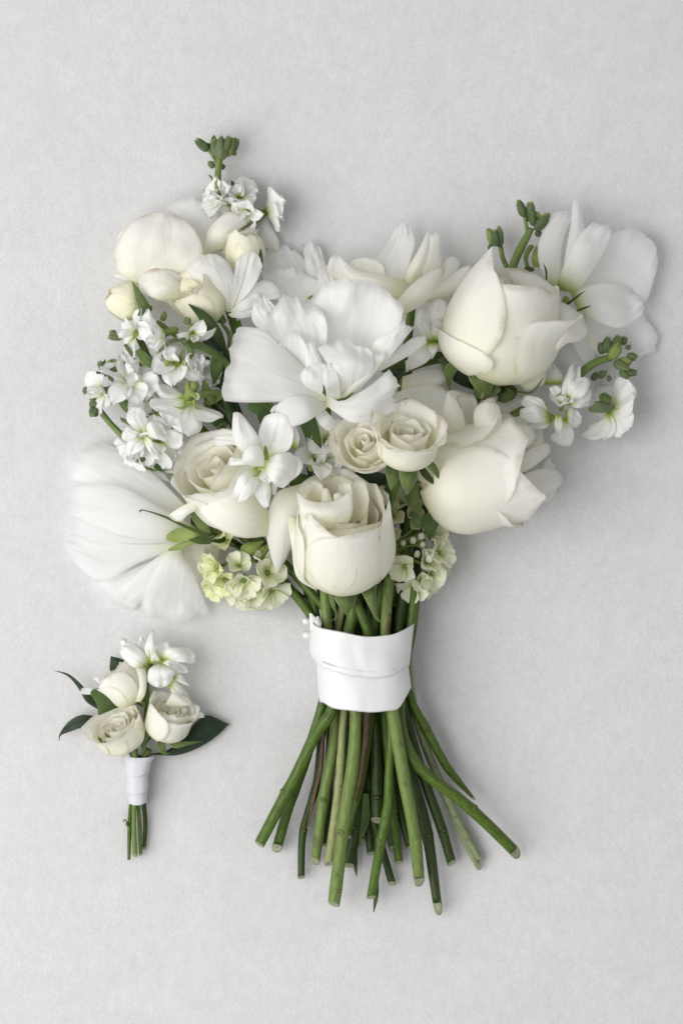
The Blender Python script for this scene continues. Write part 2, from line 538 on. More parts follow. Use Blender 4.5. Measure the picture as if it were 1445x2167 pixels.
WM = {}
def put(name, mesh, parent=None, mw=None, label=None):
    o = bpy.data.objects.new(name, mesh)
    col.objects.link(o)
    mw = mw or Matrix.Identity(4)
    WM[o.name] = mw
    if parent:
        o.parent = parent
        o.matrix_basis = WM[parent.name].inverted() @ mw
    else:
        o.matrix_basis = mw
    if label:
        o['label'] = label
    return o

def mesh_from(name, verts, faces, mats, uvs=None, midx=None, smooth=True, origin=None, rim=None):
    """verts in world space; returns mesh + matrix with the origin at the first vertex"""
    o = verts[0].copy() if origin is None else origin
    me = bpy.data.meshes.new(name)
    me.from_pydata([v - o for v in verts], [], faces)
    for m in (mats if isinstance(mats, (list, tuple)) else [mats]):
        me.materials.append(M[m])
    if uvs:
        l = me.uv_layers.new(name="uv")
        for poly in me.polygons:
            for li in poly.loop_indices:
                l.data[li].uv = uvs[me.loops[li].vertex_index]
    if rim:
        at = me.attributes.new('rim', 'FLOAT', 'POINT')
        at.data.foreach_set('value', rim)
    if midx:
        me.polygons.foreach_set('material_index', midx)
    if smooth:
        me.polygons.foreach_set('use_smooth', [True] * len(me.polygons))
    me.update()
    return me, Matrix.Translation(o)

def build(name, verts, faces, mats, parent, uvs=None, midx=None, label=None, smooth=True, rim=None):
    me, mw = mesh_from(name, verts, faces, mats, uvs, midx, smooth, rim=rim)
    return put(name, me, parent, mw, label)

def spline(pts, n):
    """centripetal Catmull-Rom through pts, n+1 samples"""
    pts = [Vector(p) for p in pts]
    if len(pts) == 1:
        return [pts[0].copy() for _ in range(n + 1)]
    P = [pts[0] * 2 - pts[1]] + pts + [pts[-1] * 2 - pts[-2]]
    k = [0.0]
    for i in range(1, len(P)):
        k.append(k[-1] + max(1e-6, (P[i] - P[i - 1]).length) ** 0.5)
    lens = [0.0]
    for i in range(1, len(pts)):
        lens.append(lens[-1] + max(1e-6, (pts[i] - pts[i - 1]).length))
    out = []
    for j in range(n + 1):
        d = lens[-1] * j / n
        i = 0
        while i < len(pts) - 2 and d > lens[i + 1]:
            i += 1
        f = (d - lens[i]) / (lens[i + 1] - lens[i])
        t0, t1, t2, t3 = k[i], k[i + 1], k[i + 2], k[i + 3]
        t = t1 + (t2 - t1) * f
        p0, p1, p2, p3 = P[i], P[i + 1], P[i + 2], P[i + 3]
        a1 = p0 * ((t1 - t) / (t1 - t0)) + p1 * ((t - t0) / (t1 - t0))
        a2 = p1 * ((t2 - t) / (t2 - t1)) + p2 * ((t - t1) / (t2 - t1))
        a3 = p2 * ((t3 - t) / (t3 - t2)) + p3 * ((t - t2) / (t3 - t2))
        b1 = a1 * ((t2 - t) / (t2 - t0)) + a2 * ((t - t0) / (t2 - t0))
        b2 = a2 * ((t3 - t) / (t3 - t1)) + a3 * ((t - t1) / (t3 - t1))
        out.append(b1 * ((t2 - t) / (t2 - t1)) + b2 * ((t - t1) / (t2 - t1)))
    return out

def spl1(vals, t):
    if not isinstance(vals, (list, tuple)):
        return vals
    n = len(vals) - 1
    if n == 0:
        return vals[0]
    x = max(0, min(1, t)) * n
    k = min(int(x), n - 1)
    f = x - k
    b, c = vals[k], vals[k + 1]
    a = vals[k - 1] if k > 0 else 2 * b - c
    d = vals[k + 2] if k + 2 <= n else 2 * c - b
    return 0.5 * (2 * b + (c - a) * f + (2 * a - 5 * b + 4 * c - d) * f * f + (3 * b - a - 3 * c + d) * f ** 3)

def grid_faces(nu, nv):
    f = []
    for j in range(nv):
        for i in range(nu):
            a = j * (nu + 1) + i
            f.append((a, a + 1, a + nu + 2, a + nu + 1))
    return f

SEED = [1]
def tp(parent, crop, L, R, z, bulge=0, cap=0, side=0, ruf=0, frill=0, mat='white', nu=18, nv=18, name='petal',
       freq=3.0, roll=0, wob=2.0, label=None, notch=0, corner=None):
    """petal or leaf laid out between its two edges (base -> tip); z, bulge in photo pixels"""
    SEED[0] += 1
    sd = SEED[0] * 7.31
    thin = mat in ('white', 'white_green') and nu >= 18
    if corner is None:
        corner = 0.04 if thin else None
    if thin:
        frill *= 1.7
        bulge = [b * 0.62 for b in bulge] if isinstance(bulge, (list, tuple)) else bulge * 0.62
        if nu < 30 and frill:
            nu, nv = 32, 26
    Ls = spline([(*q(crop, *p), 0) for p in L], nv)
    Rs = spline([(*q(crop, *p), 0) for p in R], nv)
    s = CROPS[crop][2]
    mid0 = (Ls[-3] + Rs[-3]) / 2
    mid1 = (Ls[-1] + Rs[-1]) / 2
    td = mid1 - mid0
    wt = Rs[-1] - Ls[-1]
    perp = Vector((-wt.y, wt.x, 0))
    if wt.length > 1e-3:
        perp.normalize()
        if perp.dot(mid1 - (Ls[0] + Rs[0]) / 2) < 0:
            perp = -perp
    td = perp if wt.length > 4 else (td.normalized() if td.length > 1e-6 else perp)
    cap = max(cap / s, 0.10 * wt.length) if cap >= 0 else cap / s
    if corner is None:
        corner = 0.2 * max(0.0, 1 - abs(cap) / (0.4 * wt.length + 1e-6))
    verts, uvs = [], []
    for j in range(nv + 1):
        v = j / nv
        zc = spl1(z, v)
        wid = (Rs[j] - Ls[j]).length
        bl = spl1(bulge, v) * min(1.0, wid / 60.0 + 0.15)
        for i in range(nu + 1):
            u = i / nu
            uu = 2 * u - 1
            rc = max(0.0, (v - 0.74) / 0.26)
            p = Ls[j].lerp(Rs[j], 0.5 + (u - 0.5) * (1 - corner * rc ** 3))
            capw = v ** 2.2
            p += td * (cap * (1 - abs(uu) ** 2.4) * capw)
            if frill:
                fr = 1.5 * noise.noise(Vector((u * 3.2, sd, 5))) + 0.7 * noise.noise(Vector((u * 9 * freq / 4, sd, 0))) + 0.45 * noise.noise(Vector((u * 24 * freq / 4, sd, 3)))
                p += td * (frill * fr * v ** 6)
            zz = zc + bl * (1 - uu * uu) + side * uu * 0.5
            if ruf:
                wu = u + 0.16 * noise.noise(Vector((u * 2.3, v * 2.6, sd + 1.3)))
                am = 0.35 + 1.1 * abs(noise.noise(Vector((u * 2.1, v * 1.2, sd + 6.1))))
                zz += ruf * (v ** 1.5 * noise.noise(Vector((wu * freq * 0.5, sd, v * 2.4))) * 1.2
                             + am * v ** 3 * noise.noise(Vector((wu * freq, sd + 4, v * 4.2))) * 1.1
                             + am * 0.6 * v ** 5 * noise.noise(Vector((wu * freq * 2.4, sd + 9, v * 6.0))))
            if roll:
                zz += roll * (max(0, v - 0.72) / 0.28) ** 2
            if notch:
                zz -= notch * math.exp(-(uu / 0.12) ** 2)
            if wob:
                zz += wob * noise.noise(Vector((p.x / 38, p.y / 38, sd)))
            verts.append(W3(p.x, p.y, max(1.0, zz)))
            uvs.append((u, v))
    return build(name, verts, grid_faces(nu, nv), mat, parent, uvs, label=label, rim=[max(abs(2 * i / nu - 1), j / nv) for j in range(nv + 1) for i in range(nu + 1)])

def tube(parent, name, pts, radii, mat, sides=12, n=None, cap_mat='cut_end', ridge=0.04, nodes=(), label=None, cut=0.0, flat=1.0):
    """stem: pts in (px,py,z), radii in px; nodes = [(t, size)] swellings; bottom end is a cut face"""
    n = n or max(8, 5 * (len(pts) - 1))
    C = spline([W3(*p) for p in pts], n)
    SEED[0] += 1
    sd = SEED[0] * 3.7
    verts, uvs, faces, mi = [], [], [], []
    up = Vector((0, 0, 1))
    for j in range(n + 1):
        t = j / n
        tang = (C[min(j + 1, n)] - C[max(j - 1, 0)]).normalized()
        s1 = tang.cross(up)
        s1 = s1.normalized() if s1.length > 1e-5 else Vector((1, 0, 0))
        s2 = s1.cross(tang).normalized()
        r = spl1(radii, t) * PX
        for nt_, amp in nodes:
            r *= 1 + 0.45 * amp * math.exp(-((t - nt_) / 0.02) ** 2)
        r *= 1 + 0.05 * noise.noise(Vector((t * 7, sd, 0)))
        off = tang * (r * (0.5 + cut)) if j == n else Vector((0, 0, 0))
        for i in range(sides):
            a = 2 * math.pi * i / sides
            rr = r * (1 + ridge * math.sin(a * 5 + sd) + 0.03 * noise.noise(Vector((math.cos(a), math.sin(a), t * 9 + sd))))
            verts.append(C[j] + s1 * rr * math.cos(a) + s2 * rr * math.sin(a) * flat - off * (math.sin(a) + 0.35 * math.cos(a + sd)))
            uvs.append((i / sides if i <= sides / 2 else 1 - i / sides, t * n * 0.12))
    for j in range(n):
        for i in range(sides):
            a = j * sides + i
            b = j * sides + (i + 1) % sides
            faces.append((a, b, b + sides, a + sides))
            mi.append(0)
    # cut end: rim, then a slightly sunken face
    base = n * sides
    cen = sum((verts[base + i] for i in range(sides)), Vector()) / sides
    k = len(verts)
    for i in range(sides):
        verts.append(cen.lerp(verts[base + i], 0.72))
        uvs.append((0.5, 0.5))
    for i in range(sides):
        faces.append((base + i, base + (i + 1) % sides, k + (i + 1) % sides, k + i)); mi.append(1)
    tang = (C[n] - C[n - 1]).normalized()
    verts.append(cen - tang * spl1(radii, 1) * PX * 0.25)
    uvs.append((0.2, 0.2))
    for i in range(sides):
        faces.append((k + i, k + (i + 1) % sides, len(verts) - 1)); mi.append(1)
    faces.append(tuple(range(sides - 1, -1, -1))); mi.append(0)
    st = build(name, verts, faces, [mat, cap_mat], parent, uvs, mi, label)
    for nt_, amp in nodes:
        j = max(1, min(n - 1, round(nt_ * n)))
        c = C[j]
        tang = (C[j + 1] - C[j - 1]).normalized()
        s1 = tang.cross(up).normalized()
        s2 = s1.cross(tang).normalized()
        r = spl1(radii, j / n) * PX
        aa = math.radians(90 + 55 * noise.noise(Vector((sd, nt_ * 9, 0.3))) * 1.6)
        nrm = s1 * math.cos(aa) + s2 * math.sin(aa)
        side = nrm.cross(tang)
        v2, f2 = [], []
        nr, ns = 5, 10
        for a_ in range(nr):
            q_ = a_ / (nr - 1)
            for b_ in range(ns):
                th = 2 * math.pi * b_ / ns
                rad = math.cos(q_ * math.pi / 2) * 0.46 * (1 + 0.18 * noise.noise(Vector((math.cos(th) * 2, math.sin(th) * 2, sd))))
                v2.append(c + nrm * (r * (0.86 + 0.5 * math.sin(q_ * math.pi / 2) - (0.14 if a_ == nr - 1 else 0))) + side * (r * rad * math.cos(th) * 1.5) + tang * (r * rad * math.sin(th) * 1.1))
        for a_ in range(nr - 1):
            for b_ in range(ns):
                f2.append((a_ * ns + b_, a_ * ns + (b_ + 1) % ns, (a_ + 1) * ns + (b_ + 1) % ns, (a_ + 1) * ns + b_))
        f2.append(tuple(range((nr - 1) * ns, nr * ns)))
        mi2 = [0] * (len(f2) - ns - 1) + [1] * (ns + 1)
        build('node', v2, f2, [mat, 'twig'], st, [(0.3, 0.3)] * len(v2), mi2)
    return st

def frame(ang, elev):
    """axis frame: ang = direction in the picture (deg, 90 = up), elev = tilt toward the camera"""
    a, e = math.radians(ang), math.radians(elev)
    A = Vector((math.cos(e) * math.cos(a), math.cos(e) * math.sin(a), math.sin(e)))
    S1 = Vector((math.sin(a), -math.cos(a), 0))          # to the right of the axis
    S2 = S1.cross(A).normalized()                        # faces the viewer when the axis lies flat
    if S2.z < 0:
        S2 = -S2
    return A, S1, S2

def prof(t, wide=0.42, close=0.3, neck=0.0):
    if t < wide:
        x = (wide - t) / wide
        r = math.sqrt(max(0.0, 1 - x * x)) ** 0.85
        return max(r, 0.10)
    x = (t - wide) / (1 - wide)
    return 1 - close * x ** 1.7

def rose_petal(parent, base, fr, L, R, phi, w, k, H, flare=0.0, curl=0.0, point=0.05, spiral=0.05, mat='rose',
               close=0.3, wide=0.42, lean=0.0, top=0.28, nu=18, nv=20, rag=0.02, name='petal', t0=0.02, label=None, skew=None, sq=2.7, rim=0.022):
    """one wrapped petal of a rose; lengths in px; phi 0 faces the viewer, + to the right of the axis"""
    A, S1, S2 = fr
    SEED[0] += 1
    sd = SEED[0] * 5.13
    if skew is None:
        skew = 22 * noise.noise(Vector((sd, 0.5, 0.5)))
    verts, uvs = [], []
    for j in range(nv + 1):
        v = (j / nv)
        vv = v ** 0.85
        if vv < 0.55:
            wp = 0.42 + 0.58 * math.sin(vv / 0.55 * math.pi / 2) ** 0.9
        else:
            x = (vv - 0.55) / 0.45
            wp = 0.10 + 0.90 * max(0.0, 1 - x ** sq) ** (1 / 2.2)
        e = max(0.0, (vv - 0.6) / 0.4)
        for i in range(nu + 1):
            u = i / nu
            uu = 2 * u - 1
            t = (t0 + (1 - t0) * vv) * (1 + point * math.exp(-(uu * wp / 0.22) ** 2) * vv ** 4
                 + rag * vv ** 3 * (noise.noise(Vector((uu * wp * 2.6, sd, 0))) + 0.5 * noise.noise(Vector((uu * wp * 7, sd, 2)))))
            ph = math.radians(phi + skew * (vv - 0.3) + w * uu * wp)
            r = k * prof(min(t * min(1.0, H), 1.05), wide, close)
            r *= 1 + spiral * uu * wp
            r += flare * e ** 1.6 + lean * vv ** 2
            r *= 1 + 0.035 * noise.noise(Vector((uu * wp * 1.3, vv * 1.8, sd))) + 0.07 * e * noise.noise(Vector((uu * wp * 2.6, 1.7, sd)))
            near = max(abs(uu) ** 7 * (0.3 + 0.7 * vv), max(0.0, (vv - 0.86) / 0.14) ** 2)
            r += rim * near
            h = t * H
            if curl:
                e2 = max(0.0, (vv - 0.78) / 0.22)
                h -= curl * e2 ** 2
                r += curl * 0.9 * e2 ** 1.2
            verts.append(base + (A * (h * L) + (S2 * math.cos(ph) + S1 * math.sin(ph)) * (r * R)) * PX)
            uvs.append((0.5 + 0.5 * uu * wp, vv))
    return build(name, verts, grid_faces(nu, nv), mat, parent, uvs, label=label, rim=[max(abs(2 * i / nu - 1), j / nv) for j in range(nv + 1) for i in range(nu + 1)])

def lathe(parent, name, base, fr, profile, mat, sides=16, ridge=0.0, nr=6, label=None, twist=0.0):
    """profile: [(h, r)] in px along the axis"""
    A, S1, S2 = fr
    verts, uvs, faces = [], [], []
    n = len(profile)
    for j, (h, r) in enumerate(profile):
        for i in range(sides):
            a = 2 * math.pi * i / sides + twist * j / n
            rr = r * (1 + ridge * math.cos(nr * a))
            verts.append(base + (A * h + (S2 * math.cos(a) + S1 * math.sin(a)) * rr) * PX)
            uvs.append((abs((i / sides) * 2 - 1), j / (n - 1)))
    for j in range(n - 1):
        for i in range(sides):
            a = j * sides + i
            b = j * sides + (i + 1) % sides
            faces.append((a, b, b + sides, a + sides))
    faces.append(tuple(range(sides - 1, -1, -1)))
    faces.append(tuple((n - 1) * sides + i for i in range(sides)))
    return build(name, verts, faces, mat, parent, uvs, label=label)

def rose(parent, name, label, base, ang, elev, L, R, outer, mats=('rose', 'rose_inner'), inner=5, seed=0, close=0.3, wide=0.42,
         core_k=0.16, hip=True, inner_top=0.96, rag=0.02, spin=0.0, lip=0.03):
    """rose head: a core (the part's own mesh) with its petals as children"""
    rnd = random.Random(seed)
    fr = frame(ang, elev)
    b = W3(*base)
    A, S1, S2 = fr
    if hip:
        part = lathe(parent, name, b, fr, [(-0.17 * L, 0.06 * R), (-0.15 * L, 0.13 * R), (-0.06 * L, 0.20 * R), (0.0, 0.27 * R), (0.03 * L, 0.3 * R), (0.06 * L, 0.2 * R)], 'sepal', label=label)
    else:
        part = lathe(parent, name, b, fr, [(0, 0.1 * R), (0.03 * L, 0.3 * R), (0.1 * L, 0.32 * R), (0.14 * L, 0.1 * R)], 'sepal', label=label)
    # tight bud heart
    rose_petal(part, b, fr, L, R, spin, 170, core_k, 0.86 * inner_top, mat=mats[1], spiral=0.35, point=0.0, close=0.35, wide=0.3, nu=36, sq=4, rag=0.05)
    rose_petal(part, b, fr, L, R, spin + 130, 120, core_k * 1.5, 0.88 * inner_top, mat=mats[1], spiral=0.3, point=0.0, close=0.3, wide=0.3, nu=30, sq=4, rag=0.06)
    phi = rnd.uniform(0, 360)
    for i in range(inner):
        f = (i + 1) / (inner + 1)
        k = core_k * 1.6 + (0.86 - core_k * 1.6) * f
        phi += 137.5 + rnd.uniform(-15, 15)
        rose_petal(part, b, fr, L, R, phi, 118 - 38 * f, k, inner_top * (0.90 + 0.08 * rnd.random()), flare=0.03 + 0.05 * f * rnd.random(),
                   mat=mats[1] if f < 0.75 else mats[0], spiral=0.24 - 0.08 * f, curl=0.02, point=0.04, close=close * (1.1 - 0.4 * f), wide=0.34 + 0.08 * f, nu=30, rag=rag + 0.02, sq=2.3)
    for o in outer:
        o = dict(o)
        o.setdefault('mat', mats[0])
        o.setdefault('curl', lip)
        o.setdefault('close', close)
        o.setdefault('wide', wide)
        rose_petal(part, b, fr, L, R, o.pop('phi'), o.pop('w'), o.pop('k'), o.pop('H'), **o)
    return part

# ---- shared small petals (stock, hydrangea florets, buds) -------------------------------
def small_petal_mesh(name, mat, seed, wide=0.75, cup=0.2, recurve=0.3, ruf=0.1, claw=0.25, nu=10, nv=10, notch=0.0, fold=0.0):
    """unit petal: base at origin, grows along +Y, face up +Z"""
    verts, uvs = [], []
    for j in range(nv + 1):
        v = j / nv
        w = wide * (claw + (1 - claw) * math.sin(min(1, v / 0.66) * math.pi / 2) ** 1.4)
        if v > 0.6:
            x = (v - 0.6) / 0.4
            w *= math.sqrt(max(0.0, 1 - x ** 2.3)) * 0.86 + 0.14
        for i in range(nu + 1):
            u = i / nu
            uu = 2 * u - 1
            y = v * (1 - notch * math.exp(-(uu / 0.22) ** 2) * v ** 4) - 0.06 * uu * uu * v
            z = cup * (uu * uu) * w * (1 - 0.4 * v) - recurve * v * v + 0.22 * v
            z += ruf * v * (noise.noise(Vector((uu * 1.9, v * 2.2, seed * 3.3))) * 1.5 + 0.6 * noise.noise(Vector((uu * 4.5, v * 3, seed * 5.1))))
            z += fold * abs(uu) * v
            x_ = uu * w * 0.5 + 0.05 * noise.noise(Vector((v * 3, seed * 2.7, uu)))
            verts.append(Vector((x_, y, z)))
            uvs.append((u, v))
    me, _ = mesh_from(name, verts, grid_faces(nu, nv), mat, uvs, origin=Vector((0, 0, 0)), rim=[max(abs(2 * i / nu - 1), j / nv) for j in range(nv + 1) for i in range(nu + 1)])
    return me

STOCK_P = [small_petal_mesh("stock_petal_mesh", 'stock', s, 0.80 + 0.06 * (s % 3), 0.22 + 0.12 * (s % 2), 0.2 + 0.12 * (s % 4), 0.10 + 0.03 * (s % 3), 0.16, notch=0.06 * (s % 2)) for s in range(8)]
STOCK_IN = [small_petal_mesh("stock_inner_petal_mesh", 'stock', s + 20, 0.75, 0.6, -0.1, 0.17, 0.18, nu=9, nv=9, fold=0.25) for s in range(4)]
HYD_P = [small_petal_mesh("hydrangea_petal_mesh", 'hydrangea', s + 40, 1.0, 0.42, 0.05, 0.08, 0.34, nu=8, nv=8) for s in range(4)]
HYD_Q = [small_petal_mesh("hydrangea_pale_petal_mesh", 'hydrangea_pale', s + 60, 1.0, 0.45, 0.05, 0.09, 0.34, nu=8, nv=8) for s in range(4)]

def petal_matrix(origin, outdir, normal, length):
    y = outdir.normalized()
    z = (normal - y * normal.dot(y))
    z = z.normalized() if z.length > 1e-5 else Vector((0, 0, 1))
    x = y.cross(z)
    m = Matrix((x, y, z)).transposed().to_4x4()
    return Matrix.Translation(origin) @ m @ Matrix.Scale(length * PX, 4)

def floret(parent, name, c, ang, elev, size, n=7, inner=3, open_=65, seed=0, meshes=None, inner_meshes=None, calyx='calyx', tube_len=0.5, label=None, spread=1.0):
    """small open flower; c = px centre of its face, axis by ang/elev; petals are children of the calyx mesh"""
    meshes = meshes or STOCK_P
    inner_meshes = inner_meshes or STOCK_IN
    rnd = random.Random(seed * 17 + 3)
    fr = frame(ang, elev)
    A, S1, S2 = fr
    b = W3(*c)
    r = size * 1.42
    base = b - A * (r * tube_len * PX)
    part = lathe(parent, name, base, fr, [(-0.05 * r, 0.04 * r), (0, 0.09 * r), (0.12 * r, 0.14 * r), (tube_len * r * 0.7, 0.12 * r), (tube_len * r * 0.95, 0.135 * r), (tube_len * r, 0.05 * r)], calyx, sides=10, ridge=0.12, nr=4, label=label)
    th0 = rnd.uniform(0, 6.28)
    for i in range(n):
        th = th0 + 2 * math.pi * i / n + rnd.uniform(-0.22, 0.22)
        rad = S2 * math.cos(th) + S1 * math.sin(th)
        op = math.radians(open_ + rnd.uniform(-16, 14))
        out = rad * math.sin(op) + A * math.cos(op)
        nrm = A * math.sin(op) - rad * math.cos(op) + rad.cross(A) * rnd.uniform(-0.35, 0.35)
        put('petal', rnd.choice(meshes), part, petal_matrix(b - A * (0.10 * r * PX) + rad * (0.05 * r * PX), out, nrm, r * rnd.uniform(0.85, 1.1) * spread))
    for i in range(inner):
        th = th0 + 2 * math.pi * (i + 0.5) / max(1, inner) + rnd.uniform(-0.3, 0.3)
        rad = S2 * math.cos(th) + S1 * math.sin(th)
        op = math.radians(rnd.uniform(12, 42))
        out = rad * math.sin(op) + A * math.cos(op)
        nrm = A * math.sin(op) - rad * math.cos(op) + rad.cross(A) * rnd.uniform(-0.6, 0.6)
        put('petal', rnd.choice(inner_meshes), part, petal_matrix(b - A * (0.06 * r * PX), out, nrm, r * rnd.uniform(0.5, 0.72)))
    return part

def hyd_floret(parent, c, ang, elev, size, seed=0, pale=False, n=4):
    rnd = random.Random(seed * 13 + 5)
    fr = frame(ang, elev)
    A, S1, S2 = fr
    b = W3(*c)
    r = size * 1.28
    part = lathe(parent, 'hydrangea_floret', b - A * (0.5 * r * PX), fr, [(0, 0.05 * r), (0.45 * r, 0.06 * r), (0.52 * r, 0.14 * r), (0.62 * r, 0.15 * r), (0.68 * r, 0.06 * r)], 'calyx', sides=8)
    th0 = rnd.uniform(0, 6.28)
    for i in range(n):
        th = th0 + 2 * math.pi * i / n + rnd.uniform(-0.12, 0.12)
        rad = S2 * math.cos(th) + S1 * math.sin(th)
        op = math.radians(rnd.uniform(58, 84))
        out = rad * math.sin(op) + A * math.cos(op)
        nrm = A * math.sin(op) - rad * math.cos(op) + rad.cross(A) * rnd.uniform(-0.15, 0.15)
        put('petal', rnd.choice(HYD_Q if pale else HYD_P), part, petal_matrix(b + rad * (0.03 * r * PX), out, nrm, r * rnd.uniform(0.9, 1.08)))
    return part

def stock_bud(parent, c, ang, elev, L, R, mat='bud_green', tip=None, name='bud'):
    """closed bud: four overlapping sepals with grooves between them, paler split tip"""
    A, S1, S2 = frame(ang, elev)
    b = W3(*c)
    R = R * 0.86
    SEED[0] += 1
    sd = SEED[0] * 1.7
    pr = [(0, 0.28), (0.05, 0.6), (0.2, 0.93), (0.42, 1.0), (0.62, 0.94), (0.8, 0.76), (0.92, 0.54), (1.0, 0.34), (0.93, 0.14)]
    sides = 24
    verts, uvs, faces, mi = [], [], [], []
    for j, (h, r) in enumerate(pr):
        for i in range(sides):
            a = 2 * math.pi * i / sides
            g = abs(math.cos(2 * a + sd)) ** 0.5
            rr = R * r * (0.80 + 0.24 * g)
            hh = h * L * (1 + (0.07 * g * math.sin(2 * a + sd * 3) if h > 0.7 else 0)) - (0.10 * L * (1 - g) if h > 0.85 else 0)
            verts.append(b + (A * hh + (S2 * math.cos(a) + S1 * math.sin(a)) * rr) * PX)
            uvs.append((0.5 + 0.45 * math.sin(a), h))
    n = len(pr)
    for j in range(n - 1):
        for i in range(sides):
            x, y = j * sides + i, j * sides + (i + 1) % sides
            faces.append((x, y, y + sides, x + sides))
            mi.append(1 if j >= n - 3 else 0)
    faces.append(tuple(range(sides - 1, -1, -1))); mi.append(0)
    faces.append(tuple((n - 1) * sides + i for i in range(sides))); mi.append(1)
    return build(name, verts, faces, [mat, 'calyx' if mat == 'bud_green' else mat], parent, uvs, mi)

# ------------------------------------------------------------------ the cloth under the flowers
def cloth():
    nx, ny = 150, 210
    sx, sy = 0.9, 1.25
    verts, faces = [], []
    for j in range(ny + 1):
        for i in range(nx + 1):
            x, y = (i / nx - 0.5) * sx, (j / ny - 0.5) * sy
            z = -0.0012 + 0.0007 * noise.noise(Vector((x * 9, y * 9, 0))) + 0.00035 * noise.noise(Vector((x * 34, y * 34, 4)))
            verts.append(Vector((x, y, z)))
    me = bpy.data.meshes.new("felt_cloth")
    me.from_pydata(verts, [], grid_faces(nx, ny))
    me.materials.append(M['felt'])
    me.polygons.foreach_set('use_smooth', [True] * len(me.polygons))
    o = put("felt_cloth", me)
    o['kind'] = 'structure'
    o['label'] = "white felt cloth lying flat under both bunches of flowers"
    o['category'] = "cloth"
cloth()

def thing(name, label, cat, loc):
    o = bpy.data.objects.new(name, None)
    o.empty_display_size = 0.02
    col.objects.link(o)
    mw = Matrix.Translation(loc)
    WM[o.name] = mw
    o.matrix_basis = mw
    o['label'] = label
    o['category'] = cat
    return o
BQ = thing("bridal_bouquet", "large bouquet of white roses, lisianthus and stock tied with a wide white satin ribbon", "bouquet", W3(770, 1420, 0))
BT = thing("boutonniere", "small boutonniere of three cream spray roses and white stock with narrow white ribbon", "boutonniere", W3(290, 1660, 0))

# ------------------------------------------------------------------ bouquet: stems
def stem(name, mat, upper, lower, r_up, r_lo, nodes=(), cut=0.4, label=None, ridge=0.04, parent=None):
    pts = [(*q(c, x, y), z) for c, x, y, z in upper + lower]
    nU, nL = len(upper), len(lower)
    radii = [r_up] * nU + (list(r_lo) if isinstance(r_lo, (list, tuple)) else [r_lo] * nL)
    return tube(parent or BQ, name, pts, radii, mat, sides=14, n=8 * len(pts), nodes=nodes, cut=cut, label=label, ridge=ridge)

# (material, points above and inside the ribbon, points below it, radii)
stem('stem', 'stem_mid', [('P', 560, 1150, 70), ('I', 120, 60, 75), ('I', 350, 370, 80), ('I', 470, 640, 95)],
     [('J', 455, 100, 120), ('J', 380, 215, 112), ('J', 290, 400, 95), ('J', 185, 600, 76), ('J', 93, 775, 55)], 9, [11, 12, 12, 12, 12], [(0.82, 0.25)], label="thick light green stem spreading widest at the lower left")
stem('stem', 'stem_mid', [('I', 250, 40, 60), ('I', 330, 140, 62), ('I', 400, 420, 70), ('I', 480, 800, 75)],
     [('J', 405, 80, 75), ('J', 360, 230, 65), ('J', 295, 430, 45), ('J', 240, 580, 35), ('J', 180, 790, 24)], 9, [10, 11, 11, 11, 11], [(0.8, 0.15)])
stem('stem', 'stem_dark', [('I', 300, 60, 40), ('I', 370, 400, 50), ('I', 480, 800, 52)],
     [('J', 425, 90, 52), ('J', 400, 270, 45), ('J', 378, 470, 35), ('J', 312, 710, 25), ('J', 302, 940, 18)], 8, [8, 8, 8, 8, 7.5], [(0.72, 0.3), (0.84, 0.25)])
stem('stem', 'stem_light', [('I', 450, 30, 95), ('I', 460, 130, 100), ('I', 480, 480, 108), ('I', 520, 800, 100)],
     [('J', 475, 90, 80), ('J', 462, 280, 70), ('J', 415, 540, 52), ('J', 372, 860, 30)], 11.5, [11, 12, 11.5, 10], [(0.78, 0.2), (0.92, 0.3)])
stem('stem', 'stem_yellow', [('I', 600, 180, 80), ('I', 590, 330, 80), ('I', 560, 500, 85), ('I', 600, 800, 95)],
     [('J', 515, 95, 100), ('J', 508, 200, 92), ('J', 490, 480, 75), ('J', 440, 870, 38)], 8, [8, 9, 10, 9.5], [(0.62, 0.3), (0.7, 0.3)], label="pale yellow green stem with small dark nodes")
stem('stem', 'stem_light', [('I', 690, 160, 90), ('I', 670, 380, 95), ('I', 640, 520, 105), ('I', 660, 800, 140)],
     [('J', 572, 80, 140), ('J', 565, 330, 130), ('J', 520, 640, 100), ('J', 466, 1075, 60)], 12, [13.5, 13.5, 13.5, 13], [(0.76, 0.16), (0.95, 0.14)], label="thickest light green stem in front, reaching lowest with a pale cut end")
stem('stem', 'stem_mid', [('I', 660, 160, 120), ('I', 690, 250, 120), ('I', 790, 530, 125), ('I', 760, 800, 118)],
     [('J', 652, 90, 88), ('J', 625, 330, 76), ('J', 592, 510, 58), ('J', 535, 740, 40)], 10.5, [8, 8, 8, 7.5], [(0.76, 0.25)])
stem('stem', 'stem_dark', [('I', 750, 180, 60), ('I', 700, 450, 60), ('I', 760, 800, 60)],
     [('J', 640, 120, 55), ('J', 610, 420, 42), ('J', 585, 640, 34), ('J', 540, 880, 26)], 12, [11, 12, 13, 12], [(0.85, 0.12)])
stem('stem', 'stem_dark', [('I', 800, 200, 70), ('I', 810, 500, 70), ('I', 800, 800, 70)],
     [('J', 662, 100, 70), ('J', 676, 300, 62), ('J', 682, 655, 50)], 12, [12, 12.5, 12.5], [(0.9, 0.1)], cut=0.1)
stem('stem', 'stem_mid', [('I', 900, 120, 90), ('I', 870, 300, 90), ('I', 830, 500, 95), ('I', 830, 800, 120)],
     [('J', 745, 110, 112), ('J', 742, 430, 105), ('J', 735, 590, 92), ('J', 700, 770, 76), ('J', 652, 1040, 40)], 10, [9, 10, 10.5, 10, 9.5], [(0.73, 0.28), (0.8, 0.1)], label="bright green stem bent at a swollen node, split at its tip")
